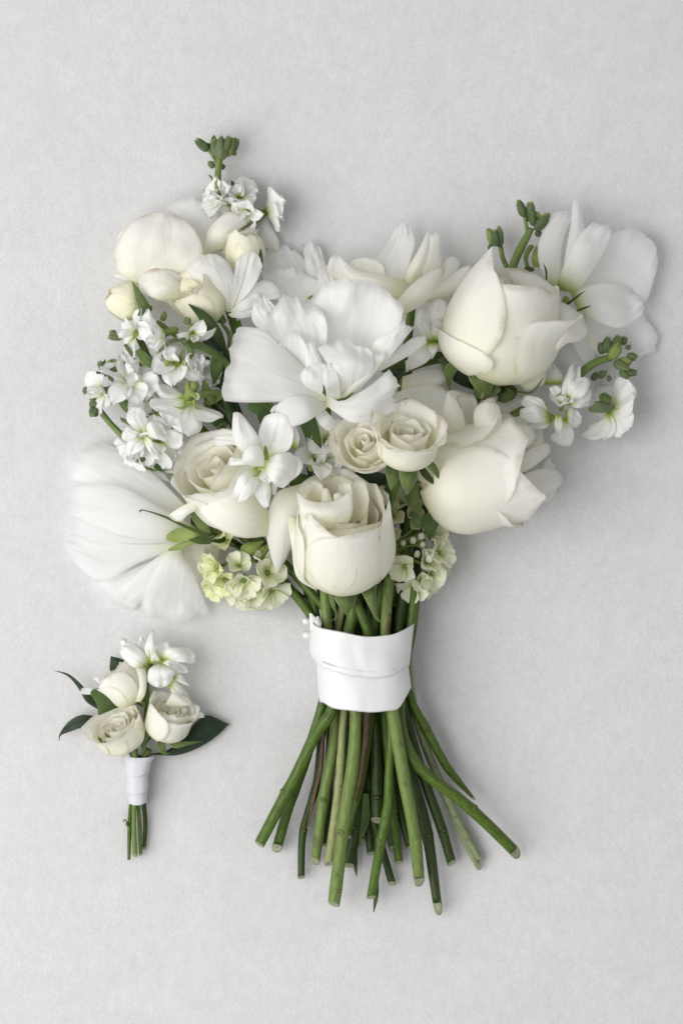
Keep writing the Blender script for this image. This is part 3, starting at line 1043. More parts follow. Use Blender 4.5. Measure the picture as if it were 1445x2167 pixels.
stem('stem', 'stem_dark', [('I', 860, 200, 40), ('I', 850, 600, 40)],
     [('J', 640, 140, 40), ('J', 650, 600, 32), ('J', 700, 770, 24), ('J', 757, 970, 18)], 8, [8, 8, 8, 8], [])
stem('stem', 'stem_light', [('I', 960, 60, 110), ('I', 950, 100, 110), ('I', 920, 500, 120), ('I', 920, 800, 140)],
     [('J', 755, 60, 138), ('J', 762, 130, 136), ('J', 812, 420, 122), ('J', 870, 740, 92), ('J', 892, 955, 62)], 11, [13, 13.5, 13.5, 12.5, 11.5], [(0.86, 0.15)], cut=0.8, label="thick light green stem right of centre with a ragged cut end")
stem('stem', 'stem_mid', [('I', 950, 200, 55), ('I', 930, 600, 55)],
     [('J', 720, 120, 60), ('J', 750, 480, 45), ('J', 792, 865, 25)], 9, [9, 9.5, 9], [(0.8, 0.12)])
stem('stem', 'stem_dark', [('I', 1060, 180, 80), ('I', 1020, 480, 85), ('I', 1000, 800, 85)],
     [('J', 795, 110, 85), ('J', 855, 420, 70), ('J', 925, 690, 50), ('J', 985, 1090, 24)], 12, [11, 11, 11.5, 9], [(0.77, 0.3)], cut=1.2, label="dark green stem with knobbed joint and slanted cut below the ribbon")
stem('stem', 'stem_dark', [('I', 1100, 120, 60), ('I', 1060, 480, 65), ('I', 1030, 800, 65)],
     [('J', 825, 120, 65), ('J', 915, 440, 55), ('J', 1000, 680, 42), ('J', 1055, 868, 28)], 11, [10.5, 10.5, 10.5, 10], [(0.88, 0.15)])
stem('stem', 'stem_pale', [('I', 1110, 200, 40), ('I', 1090, 500, 42), ('I', 1070, 800, 45)],
     [('J', 870, 120, 45), ('J', 955, 360, 38), ('J', 1080, 640, 26), ('J', 1195, 850, 16)], 8, [8, 8.5, 8.5, 7], [(0.82, 0.25), (0.91, 0.22)])
stem('stem', 'stem_mid', [('I', 1150, 130, 90), ('I', 1120, 430, 92), ('I', 1060, 760, 105)],
     [('J', 800, 170, 105), ('J', 855, 335, 104), ('J', 940, 435, 98), ('J', 1040, 508, 92), ('J', 1110, 562, 86), ('J', 1250, 690, 66), ('J', 1372, 812, 42)], 9, [10, 11, 12, 12, 12, 12, 12], [(0.8, 0.2)], cut=1.0, label="green stem sweeping out farthest to the lower right")
stem('stem', 'stem_mid', [('I', 1165, 160, 60), ('I', 1140, 430, 62), ('I', 1085, 800, 66)],
     [('J', 852, 50, 66), ('J', 925, 190, 58), ('J', 1035, 390, 42), ('J', 1165, 545, 22)], 8, [9.5, 9.5, 9, 3], [(0.62, 0.2)], cut=2.0)
stem('stem', 'stem_pale', [('I', 1140, 240, 30), ('I', 1100, 700, 32)],
     [('J', 880, 160, 30), ('J', 1000, 480, 24), ('J', 1110, 740, 18), ('J', 1190, 890, 12)], 7, [8, 8, 7.5, 6], [(0.7, 0.2)])
stem('stem', 'stem_dark', [('I', 900, 300, 30), ('I', 920, 700, 30)],
     [('J', 750, 200, 30), ('J', 790, 560, 24), ('J', 845, 790, 16)], 8, [8.5, 8.5, 7], [])
stem('stem', 'twig', [('I', 940, 360, 118), ('I', 930, 520, 124), ('I', 880, 800, 110)],
     [('J', 640, 90, 105), ('J', 625, 260, 94), ('J', 600, 440, 76), ('J', 572, 560, 62)], 6.5, [7, 6, 5, 2], [(0.0, 0.3)], cut=0.5, label="thin brown woody twig among the green stems")
stem('stem', 'twig', [('I', 420, 500, 60), ('I', 480, 900, 62)],
     [('J', 410, 250, 56), ('J', 398, 400, 50), ('J', 370, 520, 44), ('J', 335, 690, 34)], 3, [3, 5, 4, 2], [], cut=0.5)
for (x0, x1, y1, zz) in [(700, 430, 780, 22), (725, 600, 760, 20), (755, 650, 820, 18), (790, 760, 800, 18), (830, 900, 700, 20), (740, 520, 700, 24)]:
    jx = (x0 - 510) * 2.369
    stem('stem', 'stem_dark', [('P', x0, 1240, zz + 10), ('P', x0, 1400, zz + 14)], [('J', jx, 110, zz + 12), ('J', (x1 + jx) / 2, 430, zz + 4), ('J', x1, y1, zz - 4)], 9, [9, 9, 8], [])

# thin leaf slips between the stems
tp(BQ, 'J', [(610, 520), (600, 660), (588, 760)], [(640, 520), (642, 660), (600, 765)], [60, 50, 40], 4, mat='leaf', name='leaf', nu=6, nv=10)
tp(BQ, 'J', [(672, 960), (664, 1040), (662, 1110)], [(690, 960), (688, 1040), (666, 1118)], [48, 36, 26], 3, mat='leaf', name='leaf', nu=5, nv=8)
tp(BQ, 'J', [(570, 800), (562, 880), (578, 935)], [(584, 800), (584, 880), (582, 935)], [30, 24, 18], 3, mat='leaf', name='leaf', nu=5, nv=8)

# ------------------------------------------------------------------ bouquet: satin ribbon
def interp(tab, x):
    if x <= tab[0][0]: return tab[0][1]
    for (x0, y0), (x1, y1) in zip(tab, tab[1:]):
        if x <= x1:
            f = (x - x0) / (x1 - x0)
            return y0 + (y1 - y0) * f
    return tab[-1][1]

def smooth_tab(tab, n=40):
    s = spline([(x, y, 0) for x, y in tab], n)
    return [(p.x, p.y) for p in s]

def ribbon_band(parent, name, crop, top, bot, left, right, zc, b, grow, mat, nu=72, nv=10, label=None, edge=True, facet=0.04, y_under=0, taper=0.02):
    """closed loop round the stems: top/bot edge curves y(x) on the visible side, left/right outline x(y)"""
    top, bot = smooth_tab(top), smooth_tab(bot)
    SEED[0] += 1
    sd = SEED[0] * 2.9
    s = CROPS[crop][2]
    verts, uvs = [], []
    rows = []
    for j in range(nv + 1):
        v = j / nv
        row = []
        for i in range(nu):
            th = 2 * math.pi * i / nu            # 0 = toward the camera
            sx, cz = math.sin(th), math.cos(th)
            # rough x to find the edge heights
            x0 = (left[0][0] + right[0][0]) / 2 + sx * (right[0][0] - left[0][0]) / 2
            yt, yb = interp(top, x0), interp(bot, x0)
            y = yt + (yb - yt) * v
            if cz < 0:
                y += y_under * cz
            xl = interp([(p[1], p[0]) for p in left], y)
            xr = interp([(p[1], p[0]) for p in right], y)
            a = (xr - xl) / 2
            n2 = (abs(sx) ** 2.5 + abs(cz) ** 2.5) ** (-1 / 2.5)
            fac = 1 + facet * noise.noise(Vector((th * 1.5, v * 1.4, sd))) + facet * 0.45 * noise.noise(Vector((th * 4.5, v * 0.8, 3.3)))
            x = (xl + xr) / 2 + sx * n2 * a
            z = zc + cz * n2 * b * (1 + taper * v * v) * fac + (grow if cz > 0 else -grow) * 0.6
            x += grow * s * (1 if sx > 0 else -1) * min(1, abs(sx) * 2)
            row.append((x, y, max(2.0, z)))
        rows.append(row)
    for j, row in enumerate(rows):
        for i, (x, y, z) in enumerate(row):
            verts.append(W3(*q(crop, x, y), z))
            uvs.append((min(i, nu - i) / nu * 2, j / nv))
    faces = []
    for j in range(nv):
        for i in range(nu):
            a, b_ = j * nu + i, j * nu + (i + 1) % nu
            faces.append((a, b_, b_ + nu, a + nu))
    band = build(name, verts, faces, mat, parent, uvs, label=label)
    if edge:
        # picot edging: a row of tiny loops along each woven edge
        for jr in ((0, nv) if edge is True else edge):
            ev, ef = [], []
            pts = [verts[jr * nu + i] for i in range(nu) if rows[jr][i][2] > zc - 0.3 * b]
            ring = [verts[jr * nu + (i % nu)] for i in range(-nu // 3, nu // 3 + 1)]
            fine = spline(ring, 170)
            up = Vector((0, 0, 1))
            for k in range(len(fine) - 1):
                c = (fine[k] + fine[k + 1]) / 2
                t = (fine[k + 1] - fine[k]) * 0.34
                d = Vector((0, 1, 0)) * (1.5 * PX)
                nrm = up * (1.1 * PX)
                o = len(ev)
                ev += [c - t - d, c + t - d, c + t + d, c - t + d, c + nrm]
                ef += [(o, o + 1, o + 4), (o + 1, o + 2, o + 4), (o + 2, o + 3, o + 4), (o + 3, o, o + 4)]
            e = build('picot_edging', ev, ef, mat, band, smooth=False)
            e['kind'] = 'stuff'
    return band

LFT = [(352, 340), (346, 640), (352, 665), (398, 745), (405, 900), (422, 1045), (440, 1110)]
RGT = [(1142, 400), (1100, 760), (1112, 860), (1122, 930), (1110, 1110)]
ribbon_band(BQ, 'satin_ribbon', 'I', [(352, 620), (470, 680), (700, 725), (900, 725), (1110, 660)],
            [(400, 1030), (420, 1042), (480, 1075), (640, 1095), (790, 1106), (920, 1096), (1015, 1078), (1075, 995), (1125, 925)],
            LFT, RGT, 84, 80, 0, 'satin', label="lower turn of wide white satin ribbon around the stems", edge=(10,))
ribbon_band(BQ, 'satin_ribbon', 'I', [(345, 370), (400, 440), (440, 463), (600, 500), (780, 536), (900, 530), (980, 516), (1060, 475), (1142, 430)],
            [(346, 660), (400, 742), (520, 795), (640, 828), (780, 842), (900, 838), (1000, 808), (1100, 752)],
            LFT, RGT, 84, 81.5, 1.5, 'satin', label="upper turn of wide white satin ribbon overlapping the lower turn", edge=True)
UP = bpy.data.objects['satin_ribbon.001']
def on_ribbon(x):
    sx = max(-0.97, min(0.97, (x - 745) / 372))
    return 84 + 82.6 * (1 - abs(sx) ** 2.5) ** (1 / 2.5)
def hem_line(pts, n=110):
    C = spline([(x, y, 0) for x, y in pts], n)
    ev, ef = [], []
    for k in range(n):
        c = W3(*q('I', C[k].x, C[k].y), on_ribbon(C[k].x))
        t = (W3(*q('I', C[k + 1].x, C[k + 1].y), on_ribbon(C[k + 1].x)) - c) * 0.38
        d = Vector((0, 1, 0)) * (2.2 * PX)
        up = Vector((0, 0, 1.2 * PX))
        o = len(ev)
        ev += [c - t - d, c + t - d, c + t + d, c - t + d, c - t * 0.6 - d * 0.6 + up, c + t * 0.6 - d * 0.6 + up, c + t * 0.6 + d * 0.6 + up, c - t * 0.6 + d * 0.6 + up]
        ef += [(o + 4, o + 5, o + 6, o + 7), (o, o + 1, o + 5, o + 4), (o + 1, o + 2, o + 6, o + 5), (o + 2, o + 3, o + 7, o + 6), (o + 3, o, o + 4, o + 7)]
    e = build('hem_stitching', ev, ef, 'satin', UP, smooth=False)
    e['kind'] = 'stuff'
hem_line([(440, 722), (520, 752), (640, 780), (780, 800), (900, 800), (1000, 782)])

# the folded ribbon end sticking up beside the pins
tp(BQ, 'I', [(352, 480), (345, 420), (340, 352)], [(440, 470), (410, 405), (372, 365)], [120, 118, 116], 4, mat='satin', name='ribbon_end', nu=8, nv=8)
tp(BQ, 'I', [(400, 460), (385, 400), (400, 372)], [(432, 455), (436, 420), (428, 400)], [128, 124, 118], 6, mat='satin', name='ribbon_end', nu=8, nv=8)
# pearl headed pins
for (x, y, r) in [(318, 413, 31), (322, 520, 34)]:
    px, py = q('I', x, y)
    c = W3(px, py, 96)
    rr = r / 3.6125
    fr = frame(180, 18)
    pin = lathe(BQ, 'pearl_pin', c + Vector((1, 0, -0.3)) * (4 * PX), fr, [(-34, 0.9), (-30, 1.1), (0, 1.1), (1, 0.4)], 'steel', sides=8)
    prf = [(-rr * math.cos(math.pi * k / 12), max(0.15, rr * math.sin(math.pi * k / 12))) for k in range(13)]
    lathe(pin, 'pearl', c, fr, prf, 'pearl', sides=20)
# ------------------------------------------------------------------ bouquet: back layer
def core(name, c, ang, elev, r, mat='calyx', label=None, parent=None):
    """small receptacle that carries hand-laid petals"""
    fr = frame(ang, elev)
    return lathe(parent or BQ, name, W3(*c), fr, [(-0.9 * r, 0.25 * r), (-0.6 * r, 0.45 * r), (0, 0.9 * r), (0.5 * r, 0.8 * r), (0.8 * r, 0.3 * r)], mat, sides=12, label=label)

# --- lisianthus lying at the far upper right
f = core('lisianthus', (*q('C', 800, 680), 60), 35, 10, 10, 'calyx', "sheer white lisianthus spreading sideways behind the upper right rose")
tp(f, 'C', [(920, 740), (1000, 800), (1150, 800), (1290, 760)], [(930, 940), (1000, 1020), (1130, 1060), (1240, 1050)], [20, 18, 14, 10], 8, cap=80, ruf=8, frill=4, side=-6)
tp(f, 'C', [(800, 900), (850, 960), (900, 1060)], [(930, 850), (960, 960), (1000, 1080)], [16, 14, 8], 4, ruf=4)
tp(f, 'C', [(850, 640), (960, 500), (1040, 300), (1105, 250)], [(900, 700), (1100, 640), (1270, 700), (1350, 530)], [50, 48, 44, 38], [0, -14, 8], cap=120, ruf=14, frill=5, nu=26, nv=22)
tp(f, 'C', [(730, 620), (645, 490), (630, 350), (715, 150)], [(790, 620), (770, 420), (790, 290), (850, 150)], [58, 66, 72, 60], 14, cap=15, ruf=8, mat='white_green')
tp(f, 'C', [(760, 620), (800, 370), (830, 200), (840, 62)], [(800, 630), (880, 420), (915, 280), (893, 90)], [60, 74, 70, 50], 16, cap=10, ruf=6, mat='white_green')
tp(f, 'C', [(745, 590), (800, 430), (890, 270), (930, 228)], [(850, 650), (950, 520), (1050, 350), (1085, 262)], [66, 92, 96, 84], [6, 26, 14], cap=35, ruf=10, frill=3, mat='white_green', nu=22)
tp(f, 'C', [(830, 650), (940, 590), (1080, 572), (1190, 600)], [(870, 740), (1010, 820), (1140, 850), (1272, 770)], [66, 70, 66, 52], [4, 22, 10], cap=25, ruf=16, frill=4, mat='white_green', nu=22)
for L, R in [([(800, 702), (860, 655), (921, 618)], [(812, 712), (866, 668), (921, 620)]), ([(862, 742), (910, 722), (955, 711)], [(868, 750), (914, 734), (955, 714)]), ([(676, 556), (672, 500), (660, 452)], [(686, 556), (684, 495), (661, 452)])]:
    tp(f, 'C', L, R, [90, 100, 104], 3, mat='sepal_dark', name='sepal', nu=4, nv=10, wob=0)

# --- top left: open garden rose
f = core('rose', (*q('A', 640, 930), 40), 100, 10, 16, 'sepal', "open white rose with a broad rounded petal at the upper left")
tp(f, 'A', [(820, 830), (740, 620), (600, 520)], [(880, 800), (900, 650), (945, 565)], [30, 40, 34], [0, 10, 10], cap=75, ruf=5, frill=3, mat='white')
tp(f, 'A', [(840, 800), (865, 660), (920, 585)], [(990, 760), (1040, 670), (1120, 612)], [52, 66, 60], [0, 16, 12], cap=50, mat='rose', ruf=3)
tp(f, 'A', [(950, 800), (1010, 690), (1090, 655)], [(1000, 800), (1100, 720), (1190, 655)], [54, 62, 56], 10, cap=10, mat='rose', ruf=3)
tp(f, 'A', [(420, 960), (330, 800), (320, 690), (400, 610), (470, 565)], [(500, 960), (450, 830), (430, 720), (500, 620), (560, 570)], [50, 56, 58, 48], 8, mat='rose', ruf=4)
tp(f, 'A', [(440, 990), (302, 890), (318, 720), (395, 615), (480, 568)], [(690, 970), (832, 830), (815, 705), (768, 632), (700, 578)], [80, 90, 96, 94, 84], [6, 12, 14, 12, 6], corner=0, cap=24, mat='rose', nu=30, nv=30, ruf=13, freq=2.5, wob=8)
tp(f, 'A', [(430, 960), (340, 930), (280, 925)], [(470, 980), (380, 965), (300, 945)], [44, 38, 28], 4, mat='white', ruf=5, nu=8, nv=10)

# --- pale ruffled lisianthus in the dip between the two upper halves
f = core('lisianthus', (*q('B', 350, 620), 50), 100, 10, 12, 'calyx', "pale ruffled lisianthus half hidden behind the centre bloom")
tp(f, 'B', [(60, 560), (30, 420), (20, 330)], [(330, 560), (360, 450), (270, 350)], [26, 30, 22], 6, cap=40, ruf=14, frill=5, freq=5, nu=26)
tp(f, 'B', [(320, 560), (310, 420), (285, 275)], [(500, 560), (440, 430), (400, 300)], [30, 36, 24], 8, cap=20, ruf=14, frill=4, freq=5, nu=24)
tp(f, 'B', [(150, 640), (60, 540), (45, 480)], [(420, 640), (400, 520), (330, 470)], [50, 60, 52], [0, -10, 6], cap=50, ruf=18, frill=5, freq=5, nu=28)
tp(f, 'B', [(380, 600), (380, 500), (390, 420)], [(520, 600), (520, 520), (470, 450)], [60, 60, 50], 8, cap=25, ruf=10, freq=4)
tp(f, 'A', [(1180, 760), (1170, 660), (1210, 590)], [(1300, 780), (1300, 720), (1240, 600)], [26, 28, 22], 8, cap=10, ruf=10, mat='white')

# --- top centre rose with quilled petals
f = core('rose', (*q('B', 880, 600), 70), 80, 15, 18, 'sepal', "white rose with rolled pointed petals at top centre")
RQ = dict(mat='rose', ruf=3)
tp(f, 'B', [(1010, 560), (1030, 380), (1060, 230)], [(1110, 540), (1140, 400), (1128, 280)], [60, 66, 56], 14, cap=45, **RQ)
tp(f, 'B', [(1020, 600), (1110, 500), (1150, 390)], [(1080, 610), (1200, 500), (1250, 400)], [40, 46, 38], 10, cap=40, **RQ)
tp(f, 'B', [(1000, 600), (1110, 540), (1230, 440), (1310, 400)], [(1040, 640), (1150, 610), (1260, 560), (1330, 450)], [56, 62, 54, 40], 16, cap=15, **RQ)
tp(f, 'B', [(740, 520), (735, 385), (820, 250), (860, 160)], [(920, 520), (945, 390), (975, 270), (950, 170)], [66, 74, 70, 54], [6, -16, 4], cap=25, mat='white', ruf=8, frill=3)
tp(f, 'B', [(470, 600), (440, 440), (450, 370)], [(620, 600), (570, 450), (540, 370)], [58, 66, 60], [0, -8, 4], cap=25, mat='rose', ruf=4)
tp(f, 'B', [(600, 470), (580, 400), (600, 370)], [(800, 500), (790, 440), (780, 395)], [72, 78, 74], [0, -8, 6], cap=12, mat='rose', ruf=4)
tp(f, 'B', [(900, 540), (925, 440), (1000, 310), (1055, 192)], [(990, 520), (1040, 400), (1066, 290), (1066, 195)], [90, 116, 112, 86], [16, 26, 16, 4], **RQ)
tp(f, 'B', [(880, 620), (720, 550), (560, 490), (508, 358)], [(940, 520), (800, 472), (610, 425), (520, 352)], [104, 126, 118, 90], [18, 30, 24, 4], cap=0, **RQ)
tp(f, 'B', [(850, 640), (950, 530), (1060, 450), (1135, 412)], [(900, 720), (1030, 640), (1110, 550), (1142, 470)], [112, 146, 140, 112], [20, 36, 28, 10], cap=18, **RQ)
tp(f, 'B', [(760, 600), (800, 520), (860, 500)], [(920, 660), (900, 570), (920, 500)], [92, 100, 104], 10, mat='rose')

# --- left: rose buds
b = rose(BQ, 'rose_bud', "pale yellow closed rosebud at the outer left edge", (*q('A', 470, 1110), 66), 172, 6, 78, 42,
     [dict(phi=-36, w=74, k=.93, H=1.0, point=.1, sq=2), dict(phi=52, w=68, k=1.05, H=.93, point=.08, sq=1.8, skew=24), dict(phi=180, w=80, k=.95, H=1.0)], mats=('bud', 'bud'), inner=3, seed=4, close=0.62, wide=0.38)
tp(b, 'A', [(455, 1175), (425, 1080), (402, 965)], [(532, 1145), (480, 1060), (406, 968)], [108, 118, 112], 8, mat='sepal', name='sepal', nu=8)
tp(b, 'A', [(370, 1215), (340, 1190), (318, 1175)], [(385, 1205), (350, 1180), (320, 1172)], [70, 66, 60], 3, mat='sepal', name='sepal', nu=4, nv=6)
b = rose(BQ, 'spray_rose', "cream spray rose with browned rim and dark sepal, on the left", (*q('A', 935, 1190), 96), 140, 22, 105, 48,
     [dict(phi=10, w=80, k=1.0, H=.82, point=.02), dict(phi=-60, w=75, k=.98, H=.95), dict(phi=85, w=70, k=1.02, H=.85, flare=.08), dict(phi=180, w=80, k=1.0, H=1.1, flare=.2)], mats=('bud', 'cream'), inner=4, seed=8, close=0.25)
tp(b, 'A', [(560, 1090), (450, 1010), (440, 930)], [(760, 1060), (720, 980), (690, 905)], [92, 100, 96], [4, 16, 10], cap=30, mat='rose', ruf=5)
tp(b, 'A', [(620, 1100), (560, 1080), (440, 1030)], [(760, 1040), (680, 960), (560, 900)], [98, 110, 96], [8, 14, 8], cap=22, mat='rose', ruf=5)
tp(b, 'A', [(700, 1060), (700, 980), (720, 930)], [(900, 1020), (885, 970), (860, 945)], [108, 112, 104], 6, cap=14, mat='bud', ruf=5)
tp(b, 'A', [(960, 1380), (850, 1260), (800, 1180), (745, 1108)], [(1000, 1440), (945, 1260), (860, 1160), (750, 1106)], [120, 160, 172, 166], [10, 22, 10, 2], mat='sepal_dark', name='sepal', nu=10)
tp(b, 'A', [(985, 1380), (985, 1300), (935, 1220)], [(1005, 1370), (1015, 1290), (950, 1215)], [120, 134, 130], 6, mat='sepal', name='sepal', nu=6)
b = rose(BQ, 'rose_bud', "cream rosebud peeking out above the white fan of petals, upper left", (*q('A', 1090, 900), 60), 92, 14, 82, 42,
     [dict(phi=-36, w=70, k=.93, H=1.02, sq=2, point=.1), dict(phi=48, w=66, k=1.05, H=.94, sq=1.9, skew=-20), dict(phi=180, w=80, k=.98, H=1.02)], mats=('bud', 'bud'), inner=3, seed=12, close=0.35)
tp(b, 'A', [(1175, 900), (1170, 800), (1172, 730)], [(1203, 900), (1200, 800), (1177, 728)], [88, 96, 88], 5, mat='sepal_dark', name='sepal', nu=6)

# --- white fan of petals, upper left
f = core('lisianthus', (*q('A', 1015, 1140), 110), 110, 15, 10, 'calyx', "white bloom with two broad fanned petals, upper left")
tp(f, 'A', [(990, 1160), (850, 1020), (715, 895)], [(1020, 1140), (1030, 960), (1000, 850)], [116, 128, 118], [2, 18, 14], cap=70, ruf=8, frill=2, nu=22)
tp(f, 'A', [(1005, 1150), (1022, 980), (1035, 850)], [(1030, 1140), (1160, 980), (1205, 880)], [120, 136, 128], [2, -14, 6], cap=80, ruf=8, frill=2, nu=22, notch=4)
tp(f, 'A', [(1010, 1130), (1090, 1020), (1210, 955)], [(1020, 1150), (1170, 1100), (1312, 1072)], [110, 118, 108], [2, 14, 10], cap=25, ruf=6)
tp(f, 'A', [(1000, 1150), (1090, 1080), (1160, 1035)], [(1010, 1160), (1110, 1140), (1192, 1085)], [122, 138, 134], 10, cap=8, ruf=3)
tp(f, 'A', [(990, 1170), (1060, 1140), (1140, 1120)], [(1010, 1190), (1080, 1195), (1150, 1180)], [120, 128, 124], 8, cap=15, ruf=5)

# ------------------------------------------------------------------ bouquet: main roses
# upper right rose
b = rose(BQ, 'rose', "largest full ivory rose, upper right, its petals wrapped and one tip flared", (1028, 806, 110), 74, 14, 232, 120, [
    dict(phi=180, w=95, k=.97, H=1.0), dict(phi=120, w=70, k=.98, H=.96, flare=.06),
    dict(phi=75, w=60, k=1.0, H=.84, flare=.34, point=.02, lean=.12),
    dict(phi=26, w=86, k=1.0, H=1.0, point=.03, close=.28, spiral=-.03, skew=6),
    dict(phi=-64, w=66, k=1.045, H=1.09, point=.13, flare=.0, close=.40, skew=-8, sq=2.0),
    dict(phi=-84, w=84, k=1.085, H=.40, point=0, close=.0, wide=.42, sq=3.2, skew=0, rim=.012),
    ], inner=5, seed=21, close=0.3)
tp(b, 'C', [(640, 1060), (745, 890), (750, 740), (735, 670)], [(690, 1060), (800, 950), (880, 930), (955, 880)], [120, 170, 150, 112], [10, 30, 26, 6], cap=34, mat='rose', ruf=4, nu=20)
tp(b, 'C', [(560, 700), (480, 580), (430, 495)], [(740, 740), (770, 670), (700, 570)], [128, 128, 118], [4, 14, 8], cap=22, mat='rose', ruf=5)
for L, R, z in [([(20, 1040), (60, 1150), (85, 1230)], [(60, 1020), (85, 1130), (95, 1235)], [96, 104, 96]),
                ([(210, 1090), (120, 1050), (62, 1090), (70, 1200)], [(230, 1110), (160, 1095), (118, 1130), (95, 1215)], [128, 150, 146, 122]),
                ([(215, 1085), (205, 1150), (260, 1230), (330, 1260)], [(330, 1120), (360, 1160), (350, 1210), (340, 1265)], [128, 156, 150, 132]),
                ([(330, 1130), (350, 1210), (330, 1275)], [(385, 1180), (400, 1230), (345, 1280)], [118, 130, 120]),
                ([(400, 1200), (430, 1210), (500, 1260)], [(380, 1300), (430, 1310), (490, 1270)], [90, 100, 90]),
                ([(500, 1230), (580, 1240), (640, 1180), (660, 1150)], [(500, 1245), (590, 1250), (645, 1190), (662, 1152)], [90, 96, 100, 92])]:
    tp(b, 'C', L, R, z, 8, mat='sepal', name='sepal', nu=8, nv=14)
tp(b, 'C', [(500, 1180), (560, 1230), (640, 1210)], [(640, 1040), (680, 1080), (680, 1150)], [72, 70, 62], 6, cap=10, mat='bud')

# right lower rose, lying on its side
b = rose(BQ, 'rose', "big white rose on its side at the right edge, petals opening to the right", (888, 1026, 112), 8, 10, 205, 112, [
    dict(phi=180, w=95, k=.95, H=1.0, flare=.12), dict(phi=-110, w=74, k=1.0, H=.98, flare=.22),
    dict(phi=108, w=72, k=1.0, H=.96, flare=.18),
    dict(phi=-42, w=80, k=.99, H=1.12, point=.10, flare=.06, close=.12, sq=2.1, skew=14, spiral=0),
    dict(phi=44, w=72, k=1.06, H=1.16, point=.14, flare=.0, close=.18, sq=1.7, skew=-10, spiral=-.03),
    ], inner=5, seed=33, close=0.12)
RW = dict(mat='rose', ruf=4)
tp(b, 'F', [(560, 780), (620, 762), (740, 715), (872, 684)], [(560, 840), (640, 812), (690, 850), (742, 866)], [130, 138, 128, 100], [4, 16, 14, 8], cap=24, nu=20, **RW)
tp(b, 'F', [(690, 700), (760, 610), (870, 560), (950, 560)], [(700, 740), (800, 720), (900, 690), (978, 650)], [70, 76, 66, 40], [2, -8, 4], cap=20, mat='rose', ruf=6)
tp(b, 'F', [(860, 640), (900, 520), (920, 500)], [(850, 750), (930, 720), (975, 640)], [30, 30, 22], 4, cap=15, mat='white', ruf=8, frill=3)
tp(b, 'F', [(700, 560), (800, 470), (905, 425)], [(720, 600), (820, 560), (925, 480)], [112, 124, 108], [4, 14, 8], cap=8, **RW)
tp(b, 'F', [(640, 420), (690, 330), (770, 330)], [(700, 460), (780, 468), (855, 402)], [140, 152, 132], [4, 14, 10], cap=20, **RW)
tp(b, 'F', [(540, 400), (535, 270), (560, 228)], [(690, 430), (680, 320), (668, 240)], [160, 186, 176], [4, 16, 10], cap=22, **RW)
tp(b, 'F', [(620, 350), (660, 270), (740, 280)], [(700, 400), (800, 380), (870, 360)], [70, 74, 60], 10, cap=25, mat='rose', ruf=4)
tp(b, 'F', [(780, 440), (820, 400), (850, 350)], [(850, 470), (890, 440), (885, 370)], [50, 52, 44], 6, cap=20, mat='rose', ruf=5)
tp(b, 'F', [(340, 420), (375, 280), (398, 162)], [(500, 380), (475, 265), (408, 165)], [170, 196, 176], [10, 22, 8, 2], cap=0, mat='rose', ruf=2)
tp(b, 'F', [(120, 300), (120, 190), (220, 140)], [(340, 400), (400, 260), (400, 150)], [96, 104, 92], [2, -12, 4], cap=20, **RW)
tp(b, 'F', [(450, 400), (470, 260), (440, 185)], [(560, 380), (560, 280), (550, 195)], [120, 128, 116], [2, -8, 4], cap=15, mat='cream', ruf=6)
tp(b, 'F', [(530, 330), (540, 250), (600, 200)], [(590, 340), (620, 250), (655, 205)], [130, 136, 126], 8, cap=8, mat='rose', ruf=6)
tp(b, 'F', [(380, 220), (410, 160), (520, 175)], [(480, 280), (540, 240), (600, 205)], [96, 100, 90], 6, cap=8, **RW)
tp(b, 'F', [(640, 290), (660, 220), (740, 205)], [(700, 300), (770, 260), (800, 225)], [64, 62, 50], 6, cap=15, **RW)

# left middle rose, half hidden
b = rose(BQ, 'rose', "ivory rose at centre left, its spiral heart tucked behind a white starry floret", (528, 1078, 90), 128, 36, 176, 94, [
    dict(phi=180, w=90, k=.93, H=1.0, flare=.06), dict(phi=-95, w=62, k=.98, H=.92, flare=.12, curl=.03),
    dict(phi=100, w=70, k=.95, H=1.0), dict(phi=-40, w=62, k=.96, H=.86, flare=.10, point=.1), dict(phi=38, w=72, k=.98, H=.84, flare=.03),
    ], inner=6, seed=45, close=0.2, core_k=.18, rag=.04)
tp(b, 'D', [(1230, 1430), (1080, 1440), (920, 1380), (790, 1250)], [(1250, 1290), (1160, 1170), (1030, 1120), (850, 1195)], [176, 208, 214, 196], [8, 26, 24, 6], mat='rose', nu=22, cap=10)
tp(b, 'D', [(830, 1190), (720, 1240), (620, 1300)], [(800, 1270), (745, 1300), (705, 1345)], [198, 196, 176], [6, 12, 8], cap=12, mat='rose', ruf=5)
tp(b, 'G', [(700, 620), (730, 720), (760, 800)], [(930, 600), (910, 720), (860, 850)], [36, 34, 20], 4, cap=20, mat='cream', ruf=3, name='petal')
tp(b, 'D', [(560, 1080), (500, 1030), (470, 1015)], [(640, 1100), (590, 1040), (545, 1020)], [40, 44, 36], 5, mat='white')

